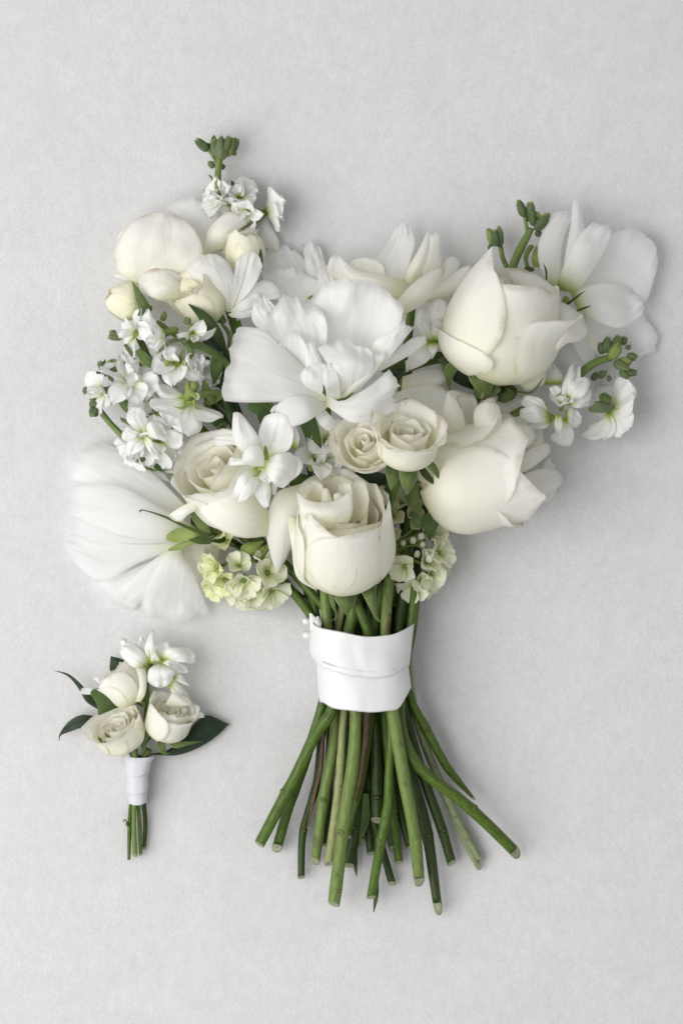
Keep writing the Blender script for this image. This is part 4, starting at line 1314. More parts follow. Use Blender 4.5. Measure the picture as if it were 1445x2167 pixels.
# centre bottom rose
b = rose(BQ, 'rose', "half open ivory rose at the bottom centre, just above the ribbon", (722, 1238, 150), 88, 33, 216, 102, [
    dict(phi=180, w=92, k=.93, H=1.04, flare=.05, point=.07), dict(phi=120, w=60, k=.97, H=1.0, flare=.05), dict(phi=-115, w=62, k=.95, H=.99, flare=.06),
    dict(phi=-48, w=66, k=.97, H=.92, flare=.06, point=.10, skew=-6, curl=.05, sq=3),
    dict(phi=-84, w=40, k=1.0, H=.84, flare=.06),
    dict(phi=42, w=84, k=1.02, H=.90, point=.0, close=.20, spiral=-.03, skew=-4, sq=3.4, curl=.035),
    dict(phi=98, w=52, k=1.07, H=1.0, flare=.07, point=.02, skew=0),
    ], inner=5, seed=58, close=0.26, inner_top=.90, core_k=.2)
tp(b, 'E', [(610, 880), (556, 780), (548, 706)], [(880, 870), (905, 780), (905, 692)], [196, 218, 212], [-24, -30, -8], cap=58, mat='rose_inner', nu=24)
tp(b, 'E', [(596, 860), (585, 780), (600, 715)], [(740, 860), (720, 790), (700, 705)], [226, 244, 238], [-10, -16, -6], cap=26, mat='rose_inner', ruf=3)
tp(b, 'E', [(740, 860), (790, 790), (795, 715)], [(870, 840), (885, 770), (872, 705)], [236, 250, 244], [-6, -14, -4], cap=16, mat='rose_inner', ruf=3)
tp(b, 'E', [(690, 880), (696, 790), (704, 738)], [(770, 880), (756, 800), (738, 738)], [250, 266, 262], 8, cap=8, mat='rose_inner')
tp(b, 'E', [(770, 880), (770, 810), (765, 770)], [(840, 860), (840, 800), (815, 765)], [258, 268, 264], 6, cap=8, mat='rose_inner')
tp(b, 'E', [(800, 930), (865, 800), (880, 705)], [(960, 930), (985, 800), (962, 690)], [232, 250, 240], [-4, -12, -4], cap=20, mat='rose_inner')
tp(b, 'E', [(590, 990), (556, 880), (540, 750)], [(850, 970), (886, 860), (874, 735)], [262, 286, 276], [14, 20, 14], cap=-75, mat='rose', nu=24, corner=0)
tp(b, 'E', [(580, 700), (420, 760), (352, 960), (380, 1130), (422, 1258)], [(700, 760), (600, 880), (550, 1010), (508, 1100), (444, 1240)], [176, 186, 178, 156, 126], [8, 18, 24, 18, 4], mat='rose', nu=20, nv=24)
tp(b, 'E', [(480, 900), (510, 1080), (545, 1280), (650, 1355)], [(560, 920), (600, 1100), (640, 1260), (690, 1340)], [196, 214, 196, 168], 14, mat='rose', ruf=3)
tp(b, 'I', [(520, 170), (545, 260), (620, 368)], [(700, 180), (690, 270), (632, 370)], [150, 160, 150], [4, 14, 4], mat='sepal', name='sepal', nu=10)
tp(b, 'I', [(725, 160), (790, 290), (850, 400), (892, 428)], [(860, 90), (850, 230), (862, 370), (894, 426)], [168, 186, 178, 168], [6, 16, 8, 2], mat='sepal', name='sepal', nu=10)
tp(b, 'I', [(480, 165), (505, 290), (545, 378), (500, 415)], [(530, 170), (540, 290), (556, 385), (503, 416)], [156, 158, 146, 140], 6, mat='sepal', name='sepal', nu=6)
tp(b, 'I', [(860, 110), (880, 200), (900, 250)], [(885, 130), (895, 200), (904, 248)], [150, 152, 146], 4, mat='sepal_dark', name='sepal', nu=5)

# ------------------------------------------------------------------ bouquet: spray roses
b = rose(BQ, 'spray_rose', "small open cream spray rose with green sepals, just right of centre", (853, 978, 262), 82, 38, 96, 58, [
    dict(phi=180, w=80, k=1.0, H=1.08, flare=.25, rag=.1), dict(phi=105, w=60, k=1.02, H=1.0, flare=.34, rag=.1), dict(phi=-105, w=60, k=1.02, H=.98, flare=.3, rag=.1),
    dict(phi=-50, w=58, k=.98, H=.98, flare=.24, rag=.1), dict(phi=58, w=60, k=1.0, H=.95, flare=.32, rag=.1), dict(phi=5, w=74, k=1.06, H=.9, flare=.16, curl=.05, rag=.08)],
    mats=('cream', 'cream'), inner=6, seed=71, close=0.0, core_k=.17, rag=.08)
tp(b, 'E', [(1085, 590), (1090, 660), (1115, 748)], [(1165, 590), (1170, 660), (1122, 750)], [240, 240, 226], [4, 10, 3], mat='sepal', name='sepal', nu=8)
tp(b, 'E', [(1165, 580), (1175, 680), (1212, 772)], [(1285, 580), (1280, 670), (1220, 774)], [246, 254, 240], [4, 16, 3], mat='sepal', name='sepal', nu=10)
tp(b, 'E', [(1280, 560), (1350, 610), (1418, 690)], [(1330, 540), (1395, 590), (1422, 686)], [244, 244, 226], 8, mat='sepal', name='sepal', nu=8)
tp(b, 'E', [(1275, 600), (1320, 670), (1405, 728)], [(1310, 585), (1360, 650), (1408, 724)], [234, 228, 214], 6, mat='sepal_dark', name='sepal', nu=8)
tp(b, 'E', [(1020, 520), (1060, 545), (1110, 540)], [(1035, 505), (1070, 505), (1110, 535)], [240, 250, 246], 5, mat='sepal', name='sepal', nu=6)
tp(b, 'E', [(1110, 590), (1090, 560), (1085, 545)], [(1170, 595), (1172, 575), (1130, 545)], [258, 264, 262], 8, mat='rose', nu=8, nv=8, cap=8)
tube(b, 'stem', [(*q('E', 1200, 600), 228), (*q('E', 1150, 720), 214), (*q('E', 1090, 880), 180), (*q('E', 1020, 1000), 150)], [9, 8, 8, 8], 'stem_mid', n=16)
b = rose(BQ, 'spray_rose', "small ragged cream spray rose facing the camera, beside its twin right of centre", (782, 962, 222), 112, 60, 80, 54, [
    dict(phi=180, w=70, k=1.0, H=1.0, flare=.2, rag=.16), dict(phi=100, w=60, k=1.0, H=.98, flare=.2, rag=.16), dict(phi=-100, w=58, k=1.04, H=.92, flare=.36, rag=.16),
    dict(phi=-45, w=56, k=1.05, H=.86, flare=.36, rag=.16), dict(phi=45, w=60, k=1.0, H=.9, flare=.3, rag=.16), dict(phi=0, w=56, k=1.1, H=.82, flare=.3, rag=.14)],
    mats=('cream', 'cream'), inner=6, seed=77, close=0.05, core_k=.16, rag=.14)

# ------------------------------------------------------------------ bouquet: big centre lisianthus
f = core('lisianthus', (*q('B', 440, 1190), 200), 100, 40, 20, 'calyx', "large ruffled white lisianthus in the middle, the widest bloom")
LW = dict(mat='white')
tp(f, 'B', [(420, 1000), (350, 780), (325, 620)], [(720, 980), (840, 850), (915, 700)], [236, 262, 286, 280], [0, -36, -10, 8], cap=165, ruf=30, frill=9, freq=4.5, nu=40, nv=30, **LW)
tp(f, 'B', [(330, 980), (120, 860), (60, 720)], [(430, 960), (440, 780), (400, 650)], [240, 276, 296, 288], [0, -20, -4, 6], cap=85, ruf=26, frill=8, freq=4, nu=32, nv=26, **LW)
tp(f, 'B', [(80, 860), (-20, 740), (-10, 640)], [(250, 820), (140, 680), (80, 610)], [222, 236, 232], 8, cap=25, ruf=12, frill=5, freq=5, nu=20, **LW)
tp(f, 'B', [(690, 960), (740, 860), (835, 810)], [(780, 1020), (880, 900), (985, 770)], [262, 284, 278], [0, 14, 8], cap=26, ruf=12, frill=6, freq=5, nu=22, **LW)
tp(f, 'B', [(700, 1060), (850, 940), (960, 850)], [(760, 1060), (940, 960), (1050, 880)], [216, 226, 214], 8, cap=22, ruf=6, frill=3, **LW)
tp(f, 'B', [(505, 1220), (460, 1060), (375, 905)], [(640, 1180), (720, 1040), (725, 945)], [236, 282, 298, 292], [0, 18, 18, 6], cap=45, ruf=20, frill=6, nu=26, nv=24, **LW)
tp(f, 'B', [(510, 1225), (620, 1110), (725, 960)], [(600, 1200), (720, 1080), (800, 960)], [246, 282, 288], 14, cap=12, ruf=5, frill=3, **LW)
tp(f, 'B', [(200, 1075), (140, 960), (150, 870)], [(280, 1095), (345, 1000), (310, 890)], [268, 288, 298], [-4, -34, -22, -4], cap=55, ruf=4, mat='white', nu=22)
tp(f, 'B', [(330, 1080), (300, 960), (310, 890)], [(440, 1120), (400, 980), (370, 910)], [276, 292, 294], 8, cap=28, ruf=5, **LW)
tp(f, 'P', [(700, 850), (610, 850), (545, 852), (477, 852)], [(668, 800), (600, 735), (560, 700), (508, 688)], [262, 284, 290, 276], [6, 22, 16, 6], cap=14, ruf=20, frill=6, freq=3.0, nu=34, nv=26, **LW)
tp(f, 'B', [(330, 1190), (290, 1130), (270, 1080)], [(470, 1230), (470, 1090), (430, 1010)], [264, 290, 296], [4, 16, 10], cap=30, ruf=8, nu=22, **LW)
tp(f, 'E', [(725, 205), (560, 165), (440, 200), (392, 330)], [(738, 232), (670, 285), (560, 345), (405, 362)], [258, 296, 290, 262], [4, 18, 14, 2], cap=6, ruf=4, nu=20, **LW)
tp(f, 'E', [(725, 150), (800, 195), (950, 130), (1125, 0)], [(722, 225), (800, 285), (890, 332), (1085, 305)], [262, 296, 300, 276], [2, 16, 18, 8], cap=55, ruf=18, frill=6, freq=3.5, nu=26, nv=24, **LW)
tp(f, 'E', [(715, 250), (765, 305), (792, 345)], [(648, 275), (690, 350), (740, 388)], [246, 256, 244], 10, cap=10, ruf=4, nu=10, nv=12, **LW)
tp(f, 'B', [(480, 1230), (430, 1150), (412, 1080)], [(520, 1230), (515, 1120), (470, 1000)], [262, 298, 302], 5, cap=14, ruf=5, nu=18, **LW)
tp(f, 'E', [(380, 260), (400, 230), (440, 215)], [(390, 275), (420, 250), (445, 225)], [250, 256, 262], 3, nu=6, nv=6, **LW)
for L, R in [([(700, 150), (705, 120), (702, 98)], [(724, 175), (722, 140), (708, 100)]), ([(780, 190), (840, 175), (890, 140)], [(795, 200), (850, 188), (892, 146)])]:
    tp(f, 'E', L, R, [300, 318, 318], 3, mat='sepal_dark', name='sepal', nu=5, nv=8, wob=0)

# ------------------------------------------------------------------ bouquet: lower left lisianthus seen from the side
f = core('lisianthus', (*q('G', 860, 575), 112), 175, 8, 17, 'sepal_dark', "sheer white lisianthus seen from the side at the lower left")
LG = dict(mat='white_green')
tp(f, 'G', [(700, 640), (480, 740), (200, 840)], [(660, 690), (560, 800), (440, 1000)], [30, 22, 8], 6, cap=25, ruf=8, mat='white')
tp(f, 'G', [(730, 400), (560, 230), (410, 110), (262, 38)], [(640, 500), (430, 420), (240, 320), (60, 250)], [60, 58, 46, 22], [0, 10, 12, 6], cap=55, ruf=8, frill=4, nu=26, nv=24, mat='white')
tp(f, 'G', [(820, 560), (560, 500), (300, 440), (95, 420)], [(810, 600), (560, 650), (300, 670), (85, 640)], [54, 52, 40, 16], [0, 6, 6, 2], cap=16, ruf=6, frill=3, nu=24, nv=22, mat='white')
tp(f, 'G', [(800, 590), (520, 620), (300, 600), (70, 560)], [(770, 620), (480, 720), (250, 830), (62, 695)], [56, 60, 44, 18], [0, 14, 12, 6], cap=14, ruf=10, frill=4, nu=26, nv=24, **LG)
tp(f, 'G', [(830, 545), (600, 420), (340, 290), (85, 285)], [(830, 590), (600, 600), (380, 580), (110, 480)], [72, 96, 88, 48], [2, 26, 26, 10], cap=30, ruf=10, frill=4, nu=28, nv=26, **LG)
tp(f, 'G', [(760, 600), (610, 680), (500, 880), (470, 1008)], [(700, 640), (760, 750), (820, 890), (872, 1015)], [64, 70, 50, 18], [0, 18, 18, 8], cap=22, ruf=14, frill=3, nu=26, nv=22, **LG)
tp(f, 'G', [(720, 610), (560, 700), (440, 800), (330, 900)], [(690, 640), (600, 760), (540, 860), (480, 960)], [62, 62, 46, 16], 10, cap=8, ruf=5, **LG)
tp(f, 'G', [(880, 575), (720, 505), (590, 450), (470, 425), (466, 438)], [(880, 590), (720, 525), (600, 466), (480, 430), (470, 440)], [150, 156, 146, 124, 114], 3, mat='sepal_dark', name='sepal', nu=6, nv=20, wob=0)
tp(f, 'G', [(900, 570), (820, 545), (745, 440)], [(880, 590), (860, 520), (780, 430)], [138, 150, 138], 6, mat='sepal', name='sepal', nu=8)
tp(f, 'G', [(890, 580), (810, 575), (720, 578)], [(870, 620), (800, 618), (722, 582)], [140, 146, 132], 5, mat='sepal_dark', name='sepal', nu=8)
tp(f, 'G', [(880, 560), (840, 490), (770, 420)], [(915, 560), (900, 510), (800, 425)], [130, 138, 126], 6, mat='sepal_dark', name='sepal', nu=8)
tp(f, 'G', [(870, 560), (760, 520), (660, 540), (620, 570)], [(870, 600), (760, 600), (670, 610), (625, 600)], [120, 140, 128, 112], [4, 10, 6, 2], mat='calyx', name='calyx_lobe', nu=10)
tp(f, 'G', [(870, 590), (770, 590), (680, 620), (630, 650)], [(860, 610), (760, 620), (700, 650), (640, 660)], [116, 128, 118, 100], 5, mat='calyx', name='calyx_lobe', nu=8)
tube(f, 'stem', [(*q('G', 850, 575), 122), (*q('G', 930, 590), 110), (*q('G', 1050, 640), 55), (*q('I', 300, 250), 55)], [11, 8, 7, 7], 'stem_dark', n=16)
# ------------------------------------------------------------------ bouquet: stock
def spike_stem(pts, r, mat='stem_light', crop='P', parent=None, nm='stock_stem', label=None):
    return tube(parent or BQ, nm, [(*q(c, x, y), z) for c, x, y, z in pts], r, mat, n=6 * len(pts), label=label)

# star shaped floret in front of the left middle rose
f = core('stock_flower', (*q('E', 300, 590), 250), 100, 70, 9, 'calyx', "bright white star shaped stock floret with green throat, front of the bouquet")
SK = dict(mat='stock', ruf=12, freq=3.5, notch=2.0)
tp(f, 'E', [(300, 570), (170, 470), (40, 480)], [(310, 540), (200, 430), (80, 405)], [252, 262, 258], [0, 7, 3], cap=30, **SK)
tp(f, 'E', [(290, 590), (200, 590), (130, 600)], [(310, 560), (220, 550), (140, 540)], [254, 262, 256], 4, cap=10, **SK)
tp(f, 'E', [(300, 580), (160, 450), (150, 270)], [(330, 560), (320, 440), (220, 290)], [254, 296, 284], [0, 11, 4], cap=12, **SK)
tp(f, 'E', [(330, 560), (310, 400), (340, 290)], [(360, 560), (500, 490), (530, 360)], [254, 292, 284], [0, -9, 3], cap=50, **SK)
tp(f, 'E', [(480, 470), (500, 380), (440, 290)], [(545, 500), (560, 420), (520, 310)], [262, 272, 262], 4, cap=12, **SK)
tp(f, 'E', [(330, 570), (430, 520), (520, 505)], [(330, 600), (380, 680), (460, 745)], [254, 300, 284], [0, 11, 4], cap=40, **SK)
tp(f, 'E', [(440, 600), (510, 530), (560, 540)], [(440, 680), (500, 690), (570, 640)], [258, 268, 262], 5, cap=16, **SK)
tp(f, 'E', [(320, 590), (370, 640), (390, 690)], [(300, 600), (320, 680), (350, 700)], [258, 276, 270], 4, cap=8, **SK)
tp(f, 'E', [(310, 600), (200, 650), (148, 770)], [(325, 610), (300, 720), (230, 810)], [254, 292, 280], [0, 9, 4], cap=22, **SK)
tp(f, 'E', [(320, 620), (280, 740), (330, 850)], [(340, 620), (385, 740), (375, 840)], [250, 266, 252], 6, cap=6, **SK)
tp(f, 'E', [(370, 640), (390, 700), (395, 770)], [(400, 640), (425, 700), (415, 770)], [244, 252, 244], 4, cap=4, **SK)
tp(f, 'E', [(270, 600), (215, 570), (215, 500)], [(345, 600), (345, 550), (320, 470)], [290, 322, 318], [6, 20, 16], cap=12, mat='white', nu=14, nv=14)
tp(f, 'E', [(350, 560), (340, 500), (345, 470)], [(372, 560), (368, 510), (362, 480)], [288, 300, 300], 3, mat='calyx', name='sepal', nu=4, nv=6)
tp(f, 'E', [(310, 620), (290, 645), (270, 660)], [(330, 620), (310, 655), (285, 660)], [280, 286, 280], 3, mat='calyx', name='sepal', nu=4, nv=6)

# floret behind and to its right, below the centre bloom
floret(BQ, 'stock_flower', (*q('E', 660, 560), 190), 60, 40, 42, n=6, inner=3, open_=55, seed=3, label="small white floret with green centre between star floret and spray roses")
floret(BQ, 'stock_flower', (*q('E', 730, 440), 196), 50, 45, 40, n=6, inner=2, open_=65, seed=4, label="white floret just under the centre bloom")
floret(BQ, 'stock_flower', (*q('E', 740, 560), 180), -30, 40, 34, n=5, inner=2, open_=70, seed=9, label="white floret left of the ragged spray rose")
tp(BQ, 'E', [(560, 330), (600, 400), (690, 510)], [(650, 280), (680, 370), (700, 500)], [226, 232, 214], 8, mat='leaf', name='leaf', nu=8)

# left cluster: florets along three short stems
LEFT = [  # crop, x, y, z, ang, elev, size, petals, inner, open
    ('D', 600, 190, 176, 200, 20, 46, 6, 3, 46, "topmost white floret of the left cluster, with green base"),
    ('D', 770, 190, 184, 280, 25, 34, 5, 1, 60, "little white floret turned down beside the dark sepal"),
    ('D', 420, 190, 110, 170, 40, 44, 5, 1, 72, "pale flat floret at the upper edge of the left cluster"),
    ('D', 680, 360, 164, 100, 55, 50, 7, 4, 72, "white ruffled floret in the middle of the left cluster"),
    ('D', 800, 410, 156, 30, 40, 42, 6, 3, 60, "ruffled floret close to the centre bloom's left edge"),
    ('D', 400, 480, 128, 70, 55, 50, 7, 4, 66, "ruffled white floret near the left buds"),
    ('D', 490, 560, 118, 20, 55, 46, 7, 3, 70, "white floret below the left buds"),
    ('D', 230, 540, 96, 195, 35, 44, 6, 3, 62, "outermost left white floret"),
    ('D', 560, 860, 134, -60, 55, 50, 7, 3, 72, "ruffled floret hanging at the bottom of the left cluster"),
    ('D', 430, 890, 120, 220, 35, 40, 5, 2, 60, "bottom left floret with green calyx"),
]
for i, (c, x, y, z, a, e, s, n, inn, op, lab) in enumerate(LEFT):
    floret(BQ, 'stock_flower', (*q(c, x, y), z), a, e, s * 0.90, n=min(n, 6), inner=min(inn, 2), open_=op, seed=20 + i, label=lab)
for i, (x, y, z, a, e, sz, lab) in enumerate([(640, 660, 120, 80, 60, 42, "soft ruffled floret tucked low inside the left cluster"), (520, 480, 96, 150, 55, 40, "half hidden floret between the left buds and middle florets"),
        (640, 900, 96, -50, 45, 44, "ruffled floret against the ivory rose at the cluster's foot"), (860, 480, 120, 20, 40, 36, "small floret half under the centre bloom's left petal")]):
    floret(BQ, 'stock_flower', (*q('D', x, y), z), a, e, sz * 0.9, n=6, inner=3, open_=68, seed=130 + i, label=lab)
# the floret seen from behind, calyx toward the camera
f = floret(BQ, 'stock_flower', (*q('D', 740, 590), 176), 240, -38, 56, n=8, inner=2, open_=62, seed=44, tube_len=0.55, label="floret turned away showing its green calyx in the left cluster")
for L, R in [([(760, 600), (700, 640), (640, 630)], [(770, 615), (720, 655), (645, 632)]), ([(790, 590), (800, 640), (835, 650)], [(770, 600), (790, 650), (830, 655)]), ([(800, 560), (760, 520), (740, 460)], [(790, 590), (730, 540), (735, 462)])]:
    tp(f, 'D', L, R, [204, 208, 200], 5, mat='calyx', name='sepal', nu=6, nv=8)
spike_stem([('D', 970, 555, 150), ('D', 870, 555, 190), ('D', 800, 575, 206)], [7, 6, 8], 'stem_light')
# the traced clear petals of the low left floret
f = core('stock_flower', (*q('D', 480, 800), 150), 110, 70, 7, 'calyx', "white four petalled floret with long crisp petals on the left")
tp(f, 'D', [(470, 810), (370, 720), (380, 650)], [(490, 800), (500, 740), (480, 660)], [158, 182, 176], [0, 7, 3], cap=14, **SK)
tp(f, 'D', [(480, 800), (510, 730), (560, 720)], [(480, 815), (570, 840), (625, 860)], [158, 184, 170], [0, 9, 3], cap=16, **SK)
tp(f, 'D', [(480, 810), (380, 850), (370, 930)], [(480, 820), (480, 880), (410, 940)], [156, 172, 156], [0, 7, 2], cap=10, **SK)
tp(f, 'D', [(460, 810), (520, 840), (575, 950)], [(470, 820), (500, 900), (555, 965)], [164, 180, 160], [0, 7, 2], cap=6, **SK)
tp(f, 'D', [(480, 800), (400, 780), (365, 760)], [(480, 815), (420, 820), (365, 800)], [156, 166, 160], 4, cap=8, **SK)

# stems of the left cluster
spike_stem([('D', 130, 540, 70), ('D', 200, 650, 66), ('D', 280, 750, 66), ('D', 380, 850, 70), ('D', 480, 960, 70), ('D', 680, 1060, 60), ('P', 560, 1180, 50)], [6, 6.5, 7, 7.5, 9, 10, 9], 'stem_light', label="long curved stock stem along the bouquet's left edge")
spike_stem([('D', 440, 200, 90), ('D', 500, 330, 92), ('D', 580, 500, 96), ('D', 680, 600, 100), ('D', 850, 800, 90), ('P', 560, 1000, 70)], [7, 8, 9, 10, 10, 10], 'stem_mid')
spike_stem([('D', 440, 360, 96), ('D', 480, 440, 92), ('D', 560, 620, 86), ('D', 700, 860, 80)], [6, 7, 8, 8], 'stem_mid')
spike_stem([('D', 560, 120, 140), ('D', 720, 230, 170), ('D', 860, 280, 176), ('D', 980, 380, 160), ('D', 1080, 560, 120)], [5, 6, 7, 8, 8], 'stem_light')
spike_stem([('D', 330, 560, 90), ('D', 380, 640, 96), ('D', 420, 700, 90)], [6, 7, 6], 'stem_light')
spike_stem([('D', 900, 330, 110), ('D', 930, 470, 110), ('D', 1000, 680, 100), ('D', 1100, 900, 80)], [9, 10, 11, 11], 'stem_dark')
spike_stem([('D', 860, 560, 100), ('D', 960, 650, 104), ('D', 1060, 700, 100)], [8, 9, 9], 'stem_dark')
spike_stem([('D', 820, 560, 96), ('D', 900, 700, 100), ('D', 960, 760, 96)], [9, 12, 12], 'stem_light')
spike_stem([('D', 640, 980, 90), ('D', 540, 1010, 90), ('D', 480, 1000, 92)], [9, 8, 6], 'stem_mid')
spike_stem([('D', 1000, 420, 130), ('D', 1160, 560, 140), ('D', 1260, 660, 130)], [12, 12, 12], 'stem_light')
# narrow leaves
LV = [('D', [(560, 320), (650, 250), (740, 240)], [(550, 305), (640, 225), (720, 210)], [196, 206, 196], 'leaf_grey'),
      ('D', [(760, 240), (860, 260), (985, 340)], [(745, 270), (860, 310), (975, 390)], [194, 190, 170], 'leaf'),
      ('D', [(500, 900), (580, 1000), (700, 1030)], [(480, 920), (560, 1030), (690, 1010)], [100, 104, 90], 'leaf'),
      ('D', [(390, 950), (440, 985), (520, 1000)], [(450, 910), (500, 940), (525, 990)], [116, 124, 112], 'leaf_grey'),
      ('D', [(860, 610), (900, 680), (960, 700)], [(860, 700), (900, 750), (950, 760)], [112, 118, 104], 'leaf'),
      ('D', [(830, 340), (850, 420), (900, 470)], [(870, 330), (940, 420), (950, 470)], [136, 140, 126], 'leaf'),
      ('D', [(460, 30), (440, 80), (500, 80)], [(530, 20), (520, 70), (530, 84)], [120, 124, 120], 'leaf'),
      ('D', [(350, 260), (390, 320), (440, 370)], [(370, 250), (420, 320), (460, 380)], [116, 124, 118], 'leaf_grey'),
      ('D', [(1100, 600), (1180, 650), (1240, 680)], [(1130, 610), (1200, 600), (1262, 630)], [210, 206, 200], 'leaf'),
      ('D', [(260, 470), (250, 420), (330, 370)], [(290, 490), (300, 440), (350, 380)], [116, 128, 118], 'leaf_grey'),
      ('D', [(225, 450), (212, 390), (235, 350)], [(250, 455), (245, 400), (245, 350)], [106, 116, 110], 'leaf_grey'),
      ('D', [(200, 660), (150, 650), (140, 610)], [(215, 640), (200, 610), (180, 600)], [76, 84, 80], 'leaf_grey')]
LV += [('D', [(420, 300), (470, 380), (560, 420)], [(450, 280), (520, 340), (565, 410)], [140, 150, 142], 'sepal'),
      ('D', [(330, 700), (400, 720), (500, 690)], [(340, 730), (420, 760), (505, 700)], [128, 136, 130], 'sepal'),
      ('D', [(620, 640), (660, 700), (720, 730)], [(650, 620), (710, 670), (728, 725)], [168, 176, 166], 'calyx'),
      ('D', [(560, 300), (600, 360), (590, 430)], [(590, 290), (640, 350), (600, 430)], [170, 176, 168], 'calyx'),
      ('D', [(820, 480), (840, 560), (900, 620)], [(850, 470), (890, 540), (910, 615)], [176, 180, 166], 'sepal'),
      ('D', [(270, 600), (300, 560), (370, 540)], [(280, 630), (330, 600), (372, 552)], [120, 128, 122], 'leaf_grey'),
      ('D', [(700, 240), (740, 300), (730, 380)], [(740, 230), (790, 300), (745, 380)], [182, 188, 180], 'sepal'),
      ('E', [(1090, 700), (1070, 780), (1100, 860)], [(1130, 700), (1140, 780), (1110, 860)], [170, 170, 158], 'leaf'),
      ('E', [(1220, 900), (1260, 960), (1310, 980)], [(1250, 870), (1310, 910), (1320, 970)], [136, 140, 132], 'sepal'),
('D', [(560, 440), (640, 560), (680, 640)], [(600, 430), (690, 540), (700, 640)], [140, 150, 138], 'leaf'),
      ('D', [(300, 560), (340, 650), (430, 720)], [(330, 540), (390, 630), (440, 710)], [120, 130, 120], 'sepal'),
      ('D', [(540, 660), (600, 690), (660, 700)], [(540, 700), (600, 730), (655, 710)], [150, 160, 146], 'calyx'),
      ('D', [(620, 620), (560, 660), (500, 680)], [(640, 650), (580, 700), (505, 690)], [140, 152, 150], 'sepal'),
      ('D', [(900, 300), (880, 400), (900, 500)], [(960, 300), (960, 400), (910, 500)], [170, 176, 160], 'sepal_dark'),
      ('D', [(850, 600), (880, 560), (970, 545)], [(850, 630), (900, 620), (975, 575)], [150, 160, 160], 'sepal'),
      ('E', [(250, 200), (330, 220), (400, 290)], [(240, 250), (320, 290), (380, 310)], [200, 206, 196], 'leaf'),
      ('E', [(640, 600), (700, 580), (780, 620)], [(640, 660), (700, 660), (780, 650)], [150, 156, 146], 'sepal'),
      ('B', [(760, 1030), (800, 960), (930, 940)], [(780, 1070), (840, 1030), (930, 990)], [150, 156, 140], 'leaf')]
for c, L, R, z, m in LV:
    tp(BQ, c, L, R, z, 8, mat=m, name='leaf', nu=8, nv=12)

# buds of the left cluster
for (c, x, y, z, a, e, l, r, m) in [('D', 345, 215, 60, 178, 5, 30, 9, 'bud_green'), ('D', 340, 195, 62, 170, 8, 26, 8, 'bud_green'), ('D', 275, 430, 100, 80, 40, 34, 17, 'calyx'), ('D', 395, 420, 104, 120, 25, 28, 15, 'bud_green'),
        ('D', 430, 400, 108, 40, 30, 24, 12, 'bud_green'), ('D', 240, 420, 104, 120, 30, 26, 10, 'bud_green'), ('D', 215, 450, 92, 150, 20, 14, 7, 'bud_green'),
        ('D', 180, 650, 84, 250, 30, 20, 13, 'bud_green'), ('D', 130, 560, 76, 110, 20, 16, 8, 'bud_green'), ('D', 590, 110, 150, 70, 40, 22, 8, 'calyx'), ('D', 500, 130, 140, 175, 20, 18, 8, 'bud_green'),
        ('D', 740, 130, 200, 80, 40, 16, 9, 'bud_green'), ('D', 540, 690, 116, 60, 40, 24, 14, 'calyx')]:
    stock_bud(BQ, (*q(c, x, y), z), a, e, l, r, m)

# top bud spike
s = spike_stem([('A', 935, 460, 46), ('A', 930, 380, 46), ('A', 930, 300, 46), ('A', 940, 210, 46)], [8, 7.5, 7, 8], 'stem_light', nm='stock_stem', label="tall stock tip with green buds at the very top of the bouquet")
for (x, y, z, a, l, r, m) in [(950, 225, 56, 88, 46, 17, 'bud_green'), (985, 205, 50, 72, 40, 12, 'calyx'), (920, 205, 50, 100, 38, 11, 'bud_green'), (1000, 190, 44, 62, 36, 12, 'bud_green'), (905, 160, 40, 90, 28, 9, 'bud_green'), (940, 180, 66, 84, 34, 11, 'bud_green'),
        (975, 170, 64, 76, 32, 10, 'bud_green'), (1010, 150, 44, 60, 22, 8, 'bud_green'), (870, 170, 42, 138, 36, 12, 'bud_green'), (880, 160, 36, 118, 14, 7, 'bud_green'), (1015, 190, 40, 20, 10, 7, 'bud_green'),
        (955, 130, 52, 90, 14, 6, 'bud_green'), (905, 275, 26, 130, 18, 8, 'bud_green'), (945, 280, 22, 40, 12, 7, 'bud_green')]:
    stock_bud(s, (*q('A', x, y), z), a, 14, l, r, m)
tube(s, 'bud_stalk', [(*q('A', 915, 240), 46), (*q('A', 895, 195), 44), (*q('A', 870, 165), 44)], [4, 3.5, 3.5], 'stem_light', n=8)
tp(s, 'A', [(900, 380), (885, 340), (868, 318)], [(914, 385), (905, 345), (882, 318)], [40, 40, 36], 3, mat='leaf_grey', name='leaf', nu=5, nv=8)
tp(s, 'A', [(985, 410), (985, 360), (1015, 345)], [(1015, 435), (1015, 390), (1045, 375)], [44, 50, 44], 5, cap=5, mat='leaf_grey', name='leaf', nu=8, nv=10)
# florets below it
for i, (x, y, z, a, e, sz, n, inn, op, lab) in enumerate([(950, 470, 46, 150, 40, 40, 6, 3, 50, "white floret below the topmost buds"), (1060, 450, 52, 70, 45, 40, 6, 2, 60, "white floret between the topmost buds and the spread floret"),
        (1110, 540, 60, 240, 50, 34, 5, 2, 60, "small white floret above the green calyx at top"), (1000, 510, 44, 240, 40, 30, 5, 2, 55, "tiny white floret at the top stem's foot")]):
    floret(BQ, 'stock_flower', (*q('A', x, y), z), a, e, sz * 0.9, n=n, inner=inn, open_=op, seed=60 + i, label=lab)
f = floret(BQ, 'stock_flower', (*q('A', 1225, 545), 40), 10, -8, 40, n=8, inner=3, open_=50, seed=70, tube_len=0.7, label="white floret spread sideways at the top with its green calyx")
tp(f, 'A', [(1060, 650), (1130, 600), (1215, 560)], [(1110, 640), (1180, 600), (1225, 545)], [54, 62, 56], 8, mat='leaf_grey', name='leaf', nu=8)
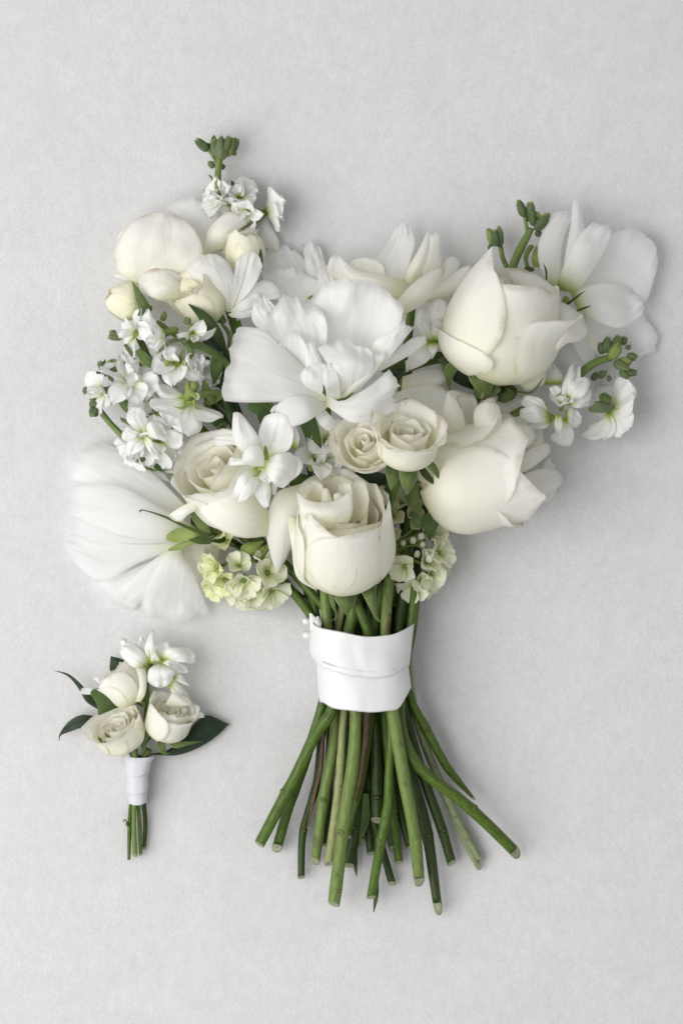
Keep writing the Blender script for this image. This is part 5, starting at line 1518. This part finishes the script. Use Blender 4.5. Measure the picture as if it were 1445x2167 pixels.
tp(f, 'A', [(1115, 600), (1150, 560), (1170, 520)], [(1165, 620), (1190, 580), (1200, 545)], [58, 66, 62], 8, mat='sepal', name='sepal', nu=8)
spike_stem([('A', 1225, 545, 50), ('A', 1140, 610, 46), ('A', 1050, 660, 40)], [6, 7, 7], 'stem_mid')

# upper right buds
s = spike_stem([('C', 470, 520, 60), ('C', 480, 460, 60), ('C', 540, 330, 60), ('C', 590, 240, 58)], [9, 9, 8.5, 6], 'stem_light', label="stock tip with green buds above the upper right rose")
tube(s, 'bud_stalk', [(*q('C', 565, 270), 60), (*q('C', 556, 210), 58), (*q('C', 548, 165), 56)], [4.5, 4, 4], 'stem_light', n=8)
for (x, y, z, a, l, r, m) in [(548, 170, 56, 112, 38, 11, 'bud_green'), (535, 165, 52, 105, 34, 9, 'bud_green'), (588, 165, 56, 96, 30, 11, 'bud_green'), (598, 225, 60, 95, 30, 9, 'bud_green'), (610, 250, 60, 45, 42, 13, 'bud_green'), (640, 200, 56, 40, 26, 10, 'calyx'),
        (615, 190, 50, 80, 18, 10, 'calyx'), (620, 290, 54, 60, 14, 8, 'bud_green'), (580, 195, 52, 130, 14, 7, 'bud_green')]:
    stock_bud(s, (*q('C', x, y), z), a, 14, l, r, m)
s = spike_stem([('C', 440, 480, 40), ('C', 415, 420, 40), ('C', 400, 350, 40)], [5.5, 5, 5], 'stem_light', label="short stock twig with two green buds left of the taller tip")
for (x, y, z, a, l, r, m) in [(395, 355, 42, 92, 44, 11, 'bud_green'), (360, 345, 42, 110, 38, 10, 'calyx'), (375, 350, 48, 100, 36, 11, 'bud_green'), (350, 360, 40, 160, 10, 8, 'bud_green'), (335, 320, 38, 90, 14, 6, 'calyx')]:
    stock_bud(s, (*q('C', x, y), z), a, 12, l, r, m)
tp(BQ, 'C', [(560, 500), (540, 410), (570, 340)], [(580, 490), (570, 420), (610, 350)], [64, 72, 66], 5, mat='sepal', name='leaf', nu=8)
tp(BQ, 'C', [(600, 480), (590, 420), (615, 345)], [(640, 480), (635, 420), (625, 350)], [56, 62, 54], 6, mat='calyx', name='leaf', nu=8)
tp(BQ, 'C', [(530, 500), (560, 470), (600, 480)], [(530, 515), (570, 510), (610, 500)], [66, 70, 62], 5, mat='sepal_dark', name='leaf', nu=6)

# right stock
s = spike_stem([('C', 790, 1260, 60), ('C', 880, 1140, 60), ('C', 980, 1060, 58), ('C', 1080, 1030, 56)], [8, 8.5, 8.5, 7], 'stem_light', label="stock tip with green buds at the right edge")
for (x, y, z, a, l, r, m) in [(1070, 1040, 58, 60, 40, 15, 'calyx'), (1110, 1080, 56, 20, 34, 15, 'calyx'), (1040, 1000, 52, 80, 34, 12, 'bud_green'), (1020, 1010, 48, 100, 26, 9, 'bud_green'), (1100, 970, 54, 70, 28, 13, 'bud_green'), (1140, 950, 50, 60, 18, 9, 'bud_green'), (1170, 980, 48, 50, 12, 7, 'bud_green'),
        (1170, 1030, 54, 5, 24, 11, 'bud_green'), (1090, 1060, 66, -25, 36, 12, 'bud_green'), (1130, 1110, 54, -40, 26, 10, 'bud_green'), (1160, 1120, 54, -5, 26, 10, 'bud_green'), (1050, 1160, 40, 10, 10, 8, 'bud_green'), (990, 1150, 40, 30, 24, 9, 'bud_green'), (960, 1170, 38, 60, 20, 8, 'bud_green')]:
    stock_bud(s, (*q('C', x, y), z), a, 16, l, r, m)
f = core('stock_flower', (*q('F', 930, 300), 84), 100, 60, 9, 'calyx', "white stock floret group with green centre at the right")
tp(f, 'F', [(922, 280), (880, 205), (815, 180)], [(928, 300), (850, 262), (775, 238)], [88, 104, 92], [0, 6, 4], cap=14, **SK)
tp(f, 'F', [(924, 285), (850, 240), (772, 252)], [(930, 312), (860, 325), (786, 318)], [94, 118, 100], [0, 8, 5], cap=10, **SK)
tp(f, 'F', [(928, 300), (880, 312), (815, 325)], [(934, 318), (900, 352), (806, 352)], [88, 100, 84], [0, 6, 4], cap=6, **SK)
tp(f, 'F', [(985, 260), (985, 140), (1010, 60)], [(1010, 210), (1040, 130), (1050, 15)], [90, 110, 92], [2, 8, 2], cap=6, **SK)
tp(f, 'F', [(1010, 200), (1000, 130), (1060, 40)], [(1040, 190), (1075, 110), (1080, 40)], [84, 98, 84], 5, cap=8, **SK)
tp(f, 'F', [(1000, 200), (1020, 130), (1075, 92)], [(1010, 220), (1090, 190), (1132, 125)], [92, 116, 104], [2, 8, 3], cap=14, **SK)
tp(f, 'F', [(1010, 220), (1090, 180), (1128, 140)], [(1015, 235), (1060, 250), (1120, 240)], [84, 96, 84], [2, 6, 2], cap=10, **SK)
tp(f, 'F', [(960, 190), (940, 190), (915, 145)], [(975, 180), (980, 160), (965, 138)], [100, 112, 108], 3, cap=6, **SK)
tp(f, 'F', [(950, 280), (945, 340), (955, 385)], [(980, 280), (985, 340), (970, 385)], [100, 112, 100], 3, cap=4, **SK)
tp(f, 'F', [(985, 300), (960, 360), (915, 400)], [(1010, 300), (1045, 380), (1030, 447)], [70, 76, 58], [2, 7, 2], cap=14, **SK)
tp(f, 'F', [(1000, 260), (1030, 250), (1075, 270)], [(1000, 320), (1040, 350), (1065, 350)], [66, 72, 58], 4, cap=12, **SK)
tp(f, 'F', [(895, 130), (890, 60), (930, 30)], [(980, 130), (985, 80), (950, 30)], [34, 36, 26], 3, cap=6, **SK)
floret(BQ, 'stock_flower', (*q('F', 985, 230), 96), 80, 45, 26, n=4, inner=4, open_=40, seed=81, label="creamy crumpled bud floret at the right")
f = floret(BQ, 'stock_flower', (*q('F', 1230, 260), 50), -20, -35, 50, n=9, inner=2, open_=66, seed=86, tube_len=0.6, label="white floret turned away with green streaked base, far right")
tp(f, 'F', [(1115, 250), (1160, 225), (1250, 235)], [(1125, 270), (1190, 275), (1255, 250)], [84, 94, 82], 8, mat='leaf_grey', name='sepal', nu=8)
tp(f, 'F', [(1180, 240), (1170, 190), (1190, 170)], [(1230, 240), (1240, 200), (1220, 180)], [76, 82, 74], 6, mat='sepal', name='sepal', nu=8)
spike_stem([('F', 730, 290, 70), ('F', 800, 250, 70), ('F', 900, 240, 78)], [9, 8, 7], 'stem_light')
tp(BQ, 'F', [(660, 180), (680, 140), (740, 135)], [(660, 200), (720, 215), (755, 180)], [90, 96, 84], 8, cap=6, mat='sepal_dark', name='leaf', nu=8)
tp(BQ, 'F', [(730, 290), (760, 250), (790, 230)], [(740, 300), (775, 285), (800, 260)], [66, 70, 64], 6, mat='leaf', name='leaf', nu=6)
tp(BQ, 'F', [(680, 270), (670, 220), (760, 205)], [(730, 280), (780, 240), (800, 215)], [50, 52, 46], 6, mat='white', name='petal', cap=8)

# white florets between the centre bloom and the upper right rose
f = core('stock_flower', (*q('B', 1080, 900), 110), 110, 30, 9, 'calyx', "shaded white floret wedged between centre bloom and upper right rose")
tp(f, 'B', [(1060, 900), (980, 760), (1000, 670)], [(1110, 900), (1070, 780), (1050, 690)], [112, 124, 114], [2, 7, 2], cap=10, **SK)
tp(f, 'B', [(1070, 880), (1040, 720), (1070, 640)], [(1130, 880), (1190, 760), (1180, 650)], [104, 112, 102], [2, 7, 2], cap=28, **SK)
tp(f, 'B', [(1080, 860), (1080, 780), (1110, 740)], [(1150, 880), (1160, 800), (1150, 750)], [126, 136, 126], 4, cap=8, **SK)
tp(f, 'B', [(1060, 860), (920, 900), (920, 1050)], [(1110, 870), (1060, 990), (940, 1055)], [116, 138, 122], [2, 11, 4], cap=10, **SK)
tp(f, 'B', [(1060, 880), (1060, 920), (1065, 975)], [(1120, 880), (1110, 930), (1085, 980)], [130, 140, 128], 4, cap=5, **SK)
tp(BQ, 'B', [(760, 1040), (830, 980), (920, 970)], [(770, 1060), (850, 1040), (925, 1040)], [120, 124, 114], 8, cap=6, mat='leaf', name='leaf', nu=8)
tp(BQ, 'B', [(900, 1080), (1000, 1040), (1160, 1000)], [(900, 1050), (1000, 1025), (1160, 990)], [118, 124, 120], 4, mat='leaf', name='leaf', nu=5)
tp(BQ, 'B', [(960, 1000), (1050, 960), (1130, 930)], [(960, 1050), (1060, 1020), (1180, 1000)], [96, 96, 90], 6, mat='sepal_dark', name='leaf', nu=6)
tp(BQ, 'B', [(900, 1090), (1020, 1050), (1140, 1040)], [(890, 1200), (1040, 1170), (1160, 1130)], [84, 86, 80], 8, cap=14, mat='rose', name='petal', ruf=6)

# ------------------------------------------------------------------ bouquet: hydrangea
hb = core('hydrangea_cluster', (*q('E', 280, 1130), 56), 240, 20, 8, 'calyx', "pale green hydrangea cluster at the lower left of the roses")
for i, (x, y, z, a, e, s, pale) in enumerate([(130, 1060, 112, 150, 45, 27, 0), (60, 1210, 92, 200, 50, 30, 0), (110, 1290, 86, 230, 55, 32, 0), (190, 1210, 110, 80, 60, 26, 1), (220, 1290, 108, 270, 60, 32, 1), (190, 1360, 70, 240, 45, 30, 1),
        (270, 1330, 76, 280, 45, 34, 1), (360, 1250, 110, 20, 60, 33, 1), (390, 1350, 86, 300, 45, 32, 1), (330, 1380, 56, 280, 30, 28, 1), (60, 1330, 56, 220, 35, 28, 0), (30, 1190, 60, 180, 30, 26, 0), (80, 1000, 110, 140, 40, 24, 0), (340, 1190, 98, 80, 40, 24, 1), (240, 1390, 50, 270, 30, 26, 1)]):
    hyd_floret(hb, (*q('E', x, y), z), a, e, s, seed=i, pale=bool(pale))
for (pts, r) in [([(370, 1080, 90), (260, 1130, 96), (130, 1180, 96), (90, 1210, 90)], 3.2), ([(350, 1090, 92), (300, 1150, 98), (250, 1210, 98)], 3.2), ([(370, 1090, 92), (330, 1150, 98), (300, 1230, 98)], 3.2), ([(360, 1085, 84), (280, 1120, 80), (200, 1200, 76)], 3)]:
    tube(hb, 'flower_stalk', [(*q('E', x, y), z) for x, y, z in pts], [r + 1.2] + [r] * (len(pts) - 1), 'calyx', sides=8, n=10)
tp(hb, 'E', [(190, 1150), (210, 1080), (330, 1050)], [(230, 1170), (300, 1110), (345, 1060)], [92, 100, 92], 8, mat='calyx', name='leaf', nu=8)
stock_bud(hb, (*q('E', 455, 1365), 60), -50, 10, 12, 5, 'twig')
hc = core('hydrangea_cluster', (*q('E', 1200, 1120), 66), 20, 20, 8, 'calyx', "pale green hydrangea cluster right of the bottom centre rose, one petal browned")
for i, (x, y, z, a, e, s, pale) in enumerate([(1205, 1210, 124, 200, 68, 30, 1), (1330, 1190, 120, 30, 45, 26, 1), (1400, 1130, 104, 20, 40, 32, 1), (1390, 1040, 96, 60, 45, 26, 1), (1350, 1260, 104, 330, 45, 28, 1), (1260, 1320, 92, 250, 45, 30, 1), (1300, 1290, 110, 300, 50, 22, 1),
        (1400, 1200, 80, 350, 25, 28, 1), (1130, 910, 120, 130, 55, 30, 0), (1180, 830, 104, 90, 50, 28, 1), (1100, 820, 100, 110, 50, 26, 1), (1250, 900, 118, 40, 45, 20, 0), (1120, 990, 110, 230, 45, 26, 0), (1280, 960, 110, 60, 40, 22, 0), (1330, 1330, 66, 300, 30, 26, 1)]):
    hyd_floret(hc, (*q('E', x, y), z), a, e, s, seed=40 + i, pale=bool(pale))
for (pts, r) in [([(1110, 1120, 96), (1200, 1150, 104), (1300, 1190, 110)], 3), ([(1120, 1110, 98), (1200, 1050, 108), (1330, 1000, 104)], 3), ([(1120, 1100, 98), (1230, 1000, 106), (1290, 960, 104)], 3), ([(1110, 1130, 90), (1160, 1120, 92), (1230, 1080, 96), (1330, 1050, 92)], 2.6), ([(1130, 1110, 96), (1260, 1080, 104), (1350, 1110, 106)], 2.6)]:
    tube(hc, 'flower_stalk', [(*q('E', x, y), z) for x, y, z in pts], [r + 1.2] + [r] * (len(pts) - 1), 'calyx', sides=8, n=10)
for (x, y, z, r) in [(1250, 1065, 116, 8), (1300, 1040, 114, 8), (1275, 1150, 118, 8), (1330, 1150, 120, 8), (1310, 1090, 112, 7), (1190, 1080, 110, 7), (1350, 1180, 124, 10)]:
    stock_bud(hc, (*q('E', x, y), z), 80, 50, 2.2 * r, r, 'hydrangea_pale')
tp(hc, 'E', [(1310, 890), (1320, 980), (1350, 1050)], [(1390, 880), (1410, 940), (1360, 1050)], [140, 146, 130], 8, mat='leaf', name='leaf', nu=8)
tp(hc, 'E', [(1350, 1040), (1372, 1080), (1310, 1118)], [(1356, 1040), (1378, 1082), (1312, 1120)], [132, 130, 124], 2, mat='twig', name='leaf', nu=4)
tp(BQ, 'E', [(1200, 780), (1230, 850), (1305, 880)], [(1280, 700), (1290, 780), (1312, 876)], [150, 160, 146], 8, mat='sepal', name='leaf', nu=8)
tp(BQ, 'E', [(1240, 700), (1250, 760), (1260, 830)], [(1270, 690), (1300, 760), (1290, 830)], [148, 150, 136], 5, mat='leaf', name='leaf', nu=6)
tp(BQ, 'E', [(1345, 870), (1400, 920), (1440, 950)], [(1360, 862), (1430, 890), (1460, 930)], [120, 118, 110], 5, mat='cream', name='petal', nu=6)
tp(BQ, 'F', [(408, 850), (405, 880), (420, 895)], [(414, 850), (410, 878), (422, 893)], [70, 66, 58], 2, mat='sepal_dark', name='leaf', nu=4, wob=0)

# ------------------------------------------------------------------ bouquet: greenery deep between the blooms
DEEP = [('E', [(560, 340), (600, 460), (560, 560)], [(700, 300), (720, 420), (640, 580)], [120, 120, 110], 'leaf'),
        ('E', [(600, 600), (700, 640), (860, 680)], [(620, 700), (740, 720), (900, 700)], [120, 116, 108], 'leaf_dark'),
        ('E', [(880, 640), (960, 620), (1080, 640)], [(900, 720), (980, 740), (1100, 700)], [130, 130, 120], 'leaf_dark'),
        ('E', [(500, 640), (560, 640), (640, 660)], [(510, 720), (570, 720), (640, 720)], [130, 128, 124], 'leaf'),
        ('B', [(740, 1040), (840, 1090), (900, 1200)], [(900, 1000), (960, 1060), (940, 1180)], [70, 64, 56], 'leaf_dark'),
        ('C', [(20, 1060), (120, 1180), (330, 1260)], [(200, 1040), (320, 1120), (520, 1220)], [60, 56, 46], 'leaf_dark'),
        ('D', [(820, 240), (900, 330), (960, 470)], [(920, 200), (1010, 330), (1000, 470)], [90, 84, 76], 'leaf_dark'),
        ('D', [(800, 520), (900, 640), (1000, 760)], [(900, 480), (1020, 560), (1100, 720)], [70, 66, 60], 'leaf_dark'),
        ('D', [(640, 960), (560, 940), (500, 890)], [(700, 1040), (600, 1040), (520, 1000)], [66, 64, 60], 'leaf'),
        ('G', [(760, 440), (860, 460), (980, 520)], [(760, 560), (860, 600), (960, 610)], [60, 60, 56], 'leaf_dark'),
        ('E', [(1080, 760), (1160, 900), (1180, 1060)], [(1240, 720), (1300, 860), (1320, 1000)], [70, 66, 60], 'leaf_dark'),
        ('E', [(1110, 1080), (1180, 1180), (1200, 1320)], [(1240, 1040), (1320, 1140), (1300, 1280)], [50, 48, 44], 'leaf_dark'),
        ('I', [(330, 120), (420, 200), (520, 340)], [(520, 60), (600, 160), (640, 320)], [50, 48, 46], 'leaf_dark'),
        ('I', [(760, 140), (860, 200), (960, 340)], [(960, 60), (1060, 160), (1080, 320)], [40, 38, 36], 'leaf_dark')]
for c, L, R, z, m in DEEP:
    tp(BQ, c, L, R, z, 8, mat=m, name='leaf', nu=8, nv=10, ruf=6)
# stalks carrying the main heads down into the bunch
for pts in [[(1025, 810, 96), (960, 960, 80), (880, 1120, 70), (830, 1280, 70)], [(885, 1035, 110), (860, 1130, 90), (840, 1230, 80), (800, 1320, 80)], [(515, 1110, 70), (600, 1190, 70), (690, 1290, 80)], [(690, 850, 180), (700, 1000, 110), (730, 1150, 80), (750, 1300, 80)],
            [(872, 640, 60), (840, 900, 60), (800, 1150, 50), (780, 1300, 50)], [(500, 680, 90), (560, 850, 70), (650, 1100, 50), (720, 1300, 50)], [(480, 640, 60), (560, 900, 50), (640, 1150, 50), (700, 1300, 50)]]:
    tube(BQ, 'stem', pts, [9, 9, 9, 9], 'stem_mid', n=20)
# ------------------------------------------------------------------ boutonniere
def bt_stem(pts, r, mat, cut=0.3):
    return tube(BT, 'stem', [(*q('H', x, y), z) for x, y, z in pts], r, mat, n=6 * len(pts), cut=cut)
bt_stem([(600, 960, 34), (640, 1010, 34), (640, 1300, 32), (625, 1400, 26), (620, 1560, 20), (617, 1745, 14)], [3, 4, 4.2, 4.2, 4.4, 3.4], 'stem_mid')
bt_stem([(655, 960, 50), (660, 1020, 46), (668, 1200, 44), (655, 1350, 40), (652, 1540, 32), (660, 1715, 22)], [7, 6, 5, 5, 5.4, 5.6], 'stem_light')
bt_stem([(760, 960, 46), (730, 1020, 42), (700, 1200, 38), (685, 1350, 32), (692, 1500, 26), (700, 1710, 16)], [7, 6, 4.5, 4.2, 4.6, 3.8], 'stem_mid')
bt_stem([(700, 1000, 24), (710, 1200, 24), (718, 1350, 22), (735, 1540, 14)], [4, 4, 4, 3], 'stem_dark')
bt_stem([(690, 1000, 18), (700, 1200, 18), (722, 1350, 18), (732, 1500, 14), (724, 1665, 9)], [5, 5, 5, 5, 4], 'stem_dark')
tube(BT, 'tendril', [(*q('H', x, y), z) for x, y, z in [(615, 1500, 24), (600, 1475, 30), (588, 1460, 32), (578, 1466, 31), (582, 1480, 29)]], [2.0, 1.6, 1.4, 1.2, 1.0], 'stem_mid', sides=8, n=18)
stock_bud(BT, (*q('H', 610, 1505), 26), 110, 20, 9, 4.5, 'stem_mid', name='node')

BL = [(598, 1000), (600, 1120), (604, 1260), (612, 1360)]
BR = [(800, 1000), (768, 1050), (752, 1120), (748, 1250), (742, 1360)]
ribbon_band(BT, 'satin_ribbon', 'H', [(606, 1225), (650, 1235), (700, 1230), (745, 1205)], [(612, 1345), (650, 1357), (700, 1356), (742, 1338)], [(604, 1200), (612, 1360)], [(748, 1200), (742, 1360)], 28, 24, 0, 'satin_cool', edge=False, facet=0.0, taper=0.09, nu=48, label="lowest turn of the boutonniere's ribbon")
ribbon_band(BT, 'satin_ribbon', 'H', [(600, 1085), (650, 1105), (700, 1105), (750, 1085)], [(606, 1272), (650, 1279), (700, 1274), (746, 1246)], [(598, 1060), (606, 1290)], [(751, 1060), (747, 1290)], 28, 25.6, 1.4, 'satin_cool', edge=False, facet=0.0, taper=0.09, nu=48, label="middle turn of the boutonniere's ribbon")
ribbon_band(BT, 'satin_ribbon', 'H', [(602, 1006), (650, 1018), (700, 1022), (750, 1018), (800, 1010)], [(600, 1140), (650, 1152), (700, 1154), (752, 1136)], BL, BR, 28, 27.6, 2.6, 'satin_cool', edge=False, facet=0.0, taper=0.09, nu=48, label="top turn of the boutonniere's ribbon with a flared corner")
#tp(BT, 'H', [(600, 1200), (660, 1212), (750, 1178)], [(600, 1206), (660, 1219), (750, 1186)], [50, 57, 46], 1, mat='satin_cool', name='ribbon_fold', nu=4, nv=16, wob=0)

# leaves
tp(BT, 'H', [(700, 1000), (900, 960), (1100, 760), (1160, 716), (1326, 778)], [(790, 1000), (960, 1002), (1130, 940), (1260, 850), (1328, 782)], [26, 22, 16, 14, 10], [4, 10, 12, 8, 2], mat='leaf_dark', name='leaf', nu=14, nv=22, label="large dark glossy leaf to the right")
tp(BT, 'H', [(360, 720), (280, 715), (190, 760), (120, 860), (120, 900)], [(370, 805), (290, 805), (200, 835), (130, 866), (124, 898)], [26, 30, 30, 26, 20], [4, 8, 8, 4, 1], mat='leaf_dark', name='leaf', nu=12, nv=20)
tp(BT, 'H', [(400, 680), (310, 620), (265, 540), (180, 440), (82, 400)], [(400, 600), (340, 570), (290, 510), (190, 425), (84, 398)], [26, 32, 34, 30, 26], [4, 8, 6, 4, 1], mat='leaf_dark', name='leaf', nu=12, nv=22)
tp(BT, 'H', [(400, 720), (385, 640), (340, 560), (345, 538)], [(545, 660), (530, 620), (490, 560), (465, 540)], [44, 54, 56, 50], [4, 12, 10, 4], cap=6, mat='leaf', name='leaf', nu=12)
tp(BT, 'H', [(520, 440), (480, 395), (482, 340), (486, 297)], [(660, 400), (640, 375), (570, 320), (488, 297)], [24, 26, 24, 20], 6, mat='leaf_dark', name='leaf', nu=10)

# stock at the top
f = core('stock_flower', (*q('H', 760, 400), 46), 90, 30, 7, 'calyx', "white stock florets at the top of the boutonniere", BT)
tube(f, 'stem', [(*q('H', 775, 350), 48), (*q('H', 745, 450), 44), (*q('H', 745, 600), 36), (*q('H', 720, 950), 28)], [5, 5, 5, 5], 'stem_mid', n=14)
tp(f, 'H', [(760, 370), (620, 300), (540, 180)], [(765, 350), (720, 260), (620, 180)], [44, 56, 46], [0, 4, 2], cap=14, **SK)
tp(f, 'H', [(740, 378), (640, 370), (560, 290)], [(760, 350), (660, 300), (570, 240)], [50, 62, 50], [2, 6, 2], cap=18, **SK)
tp(f, 'H', [(740, 380), (650, 380), (590, 330), (550, 290)], [(755, 372), (740, 300), (670, 230), (610, 200)], [52, 72, 70, 56], [2, 14, 12, 4], cap=20, **SK)
tp(f, 'H', [(700, 340), (680, 240), (690, 150)], [(730, 340), (740, 240), (720, 180)], [46, 52, 42], 4, cap=8, **SK)
tp(f, 'H', [(750, 350), (728, 230), (780, 105)], [(795, 350), (800, 220), (792, 110)], [58, 84, 66], [2, 7, 2], cap=4, **SK)
tp(f, 'H', [(770, 350), (770, 310), (790, 260)], [(840, 345), (830, 310), (800, 270)], [62, 74, 70], 3, cap=8, **SK)
tp(f, 'H', [(800, 330), (790, 240), (850, 195)], [(860, 330), (920, 270), (910, 210)], [48, 58, 48], [0, 4, 2], cap=14, **SK)
tp(f, 'H', [(850, 330), (890, 240), (980, 236)], [(880, 340), (960, 340), (1080, 345)], [56, 78, 60], [2, 9, 4], cap=50, **SK)
tp(f, 'H', [(920, 240), (1000, 250), (1090, 290)], [(960, 330), (1040, 350), (1085, 345)], [40, 44, 34], 3, cap=10, **SK)
tp(f, 'H', [(840, 345), (910, 320), (1020, 370)], [(850, 370), (940, 410), (1030, 420)], [62, 74, 60], [2, 6, 2], cap=8, **SK)
tp(f, 'H', [(850, 340), (760, 390), (745, 480)], [(870, 345), (945, 420), (940, 440)], [62, 92, 80], [2, 9, 4], cap=60, nu=20, **SK)
tp(f, 'H', [(845, 345), (880, 360), (920, 380)], [(855, 335), (900, 330), (940, 345)], [74, 84, 80], 2, cap=5, **SK)
tp(f, 'H', [(930, 430), (980, 430), (1040, 490)], [(930, 460), (990, 490), (1050, 515)], [58, 62, 50], 3, cap=5, **SK)
tp(f, 'H', [(900, 470), (930, 470), (1010, 540), (1055, 600)], [(890, 500), (930, 570), (1000, 590), (1050, 606)], [44, 52, 48, 36], 4, cap=3, **SK)

# upper left rose, seen from the side
b = rose(BT, 'spray_rose', "closed white spray rose at the upper left of the boutonniere", (*q('H', 690, 610), 38), 137, 6, 90, 44, [
    dict(phi=180, w=90, k=.95, H=.95), dict(phi=-80, w=70, k=.98, H=.92, flare=.1), dict(phi=90, w=55, k=.98, H=.85, flare=.25),
    dict(phi=-30, w=70, k=1.0, H=.98, top=.2, close=.14), dict(phi=40, w=76, k=1.03, H=.94, top=.2, close=.12)], mats=('rose', 'rose_inner'), inner=3, seed=91, close=0.14, wide=.45)
tp(b, 'H', [(420, 560), (350, 530), (290, 520)], [(450, 600), (360, 575), (272, 568)], [44, 48, 42], 6, cap=8, mat='white', ruf=3)
tp(b, 'H', [(660, 620), (690, 500), (660, 385), (640, 378)], [(700, 625), (735, 560), (742, 430), (735, 385)], [66, 78, 72, 60], [4, 10, 8, 2], cap=4, mat='rose')
tp(b, 'H', [(420, 480), (390, 450), (360, 450)], [(430, 510), (400, 490), (380, 470)], [44, 46, 40], 4, cap=5, mat='white')
# lower left rose, open toward the camera
b = rose(BT, 'spray_rose', "open cream spray rose at the lower left of the boutonniere", (*q('H', 612, 930), 44), 118, 32, 70, 50, [
    dict(phi=180, w=85, k=.98, H=1.12, flare=.12), dict(phi=105, w=60, k=1.0, H=1.0, flare=.05), dict(phi=-100, w=62, k=1.06, H=1.12, flare=.25),
    dict(phi=-50, w=55, k=1.06, H=1.0, flare=.14), dict(phi=50, w=58, k=1.02, H=.98, flare=.06), dict(phi=0, w=52, k=1.08, H=.92, flare=.08)],
    mats=('cream', 'cream'), inner=10, seed=96, close=0.0, core_k=.16, rag=.1)
for L, R, z in [([(570, 945), (470, 920), (400, 870), (348, 836)], [(570, 960), (480, 945), (400, 895), (350, 840)], [50, 52, 50, 42]), ([(600, 945), (500, 900), (430, 820)], [(590, 965), (510, 945), (440, 850)], [62, 72, 62]),
                ([(600, 990), (580, 900), (580, 825)], [(670, 940), (630, 900), (585, 828)], [78, 98, 92]), ([(720, 940), (765, 840), (752, 730)], [(705, 930), (745, 830), (748, 735)], [66, 80, 70])]:
    tp(b, 'H', L, R, z, 5, mat='sepal', name='sepal', nu=8)
# lower right rose
b = rose(BT, 'spray_rose', "half open cream spray rose at the lower right of the boutonniere", (*q('H', 858, 880), 44), 72, 26, 84, 46, [
    dict(phi=180, w=85, k=1.0, H=1.0, flare=.1), dict(phi=110, w=60, k=1.04, H=.96, flare=.2), dict(phi=-105, w=62, k=1.0, H=1.06, flare=.1),
    dict(phi=60, w=60, k=1.02, H=.9, flare=.2), dict(phi=15, w=55, k=.98, H=.82, flare=.06), dict(phi=-48, w=58, k=1.07, H=1.0, flare=.04, point=.08, top=.4)],
    mats=('rose', 'cream'), inner=8, seed=99, close=0.02, core_k=.14, rag=.1)
tp(b, 'H', [(980, 740), (1060, 720), (1120, 690)], [(1000, 780), (1080, 745), (1155, 735)], [66, 70, 60], [2, 8, 6], cap=8, mat='rose', ruf=4)
tp(b, 'H', [(870, 640), (930, 560), (1000, 580)], [(940, 660), (1030, 650), (1075, 640)], [70, 72, 62], 6, cap=10, mat='rose', ruf=4)
for L, R, z in [([(810, 875), (820, 960), (880, 1000), (935, 965)], [(885, 880), (880, 960), (890, 985), (930, 975)], [54, 62, 54, 46]), ([(885, 880), (930, 950), (1040, 930), (1140, 905)], [(905, 880), (960, 905), (1040, 905), (1138, 903)], [50, 56, 52, 44]),
                ([(800, 850), (745, 920), (705, 1010)], [(760, 860), (715, 930), (702, 1005)], [50, 62, 58]), ([(700, 640), (720, 660), (725, 700)], [(725, 610), (735, 650), (728, 690)], [40, 44, 40])]:
    tp(b, 'H', L, R, z, 5, mat='sepal', name='sepal', nu=8)
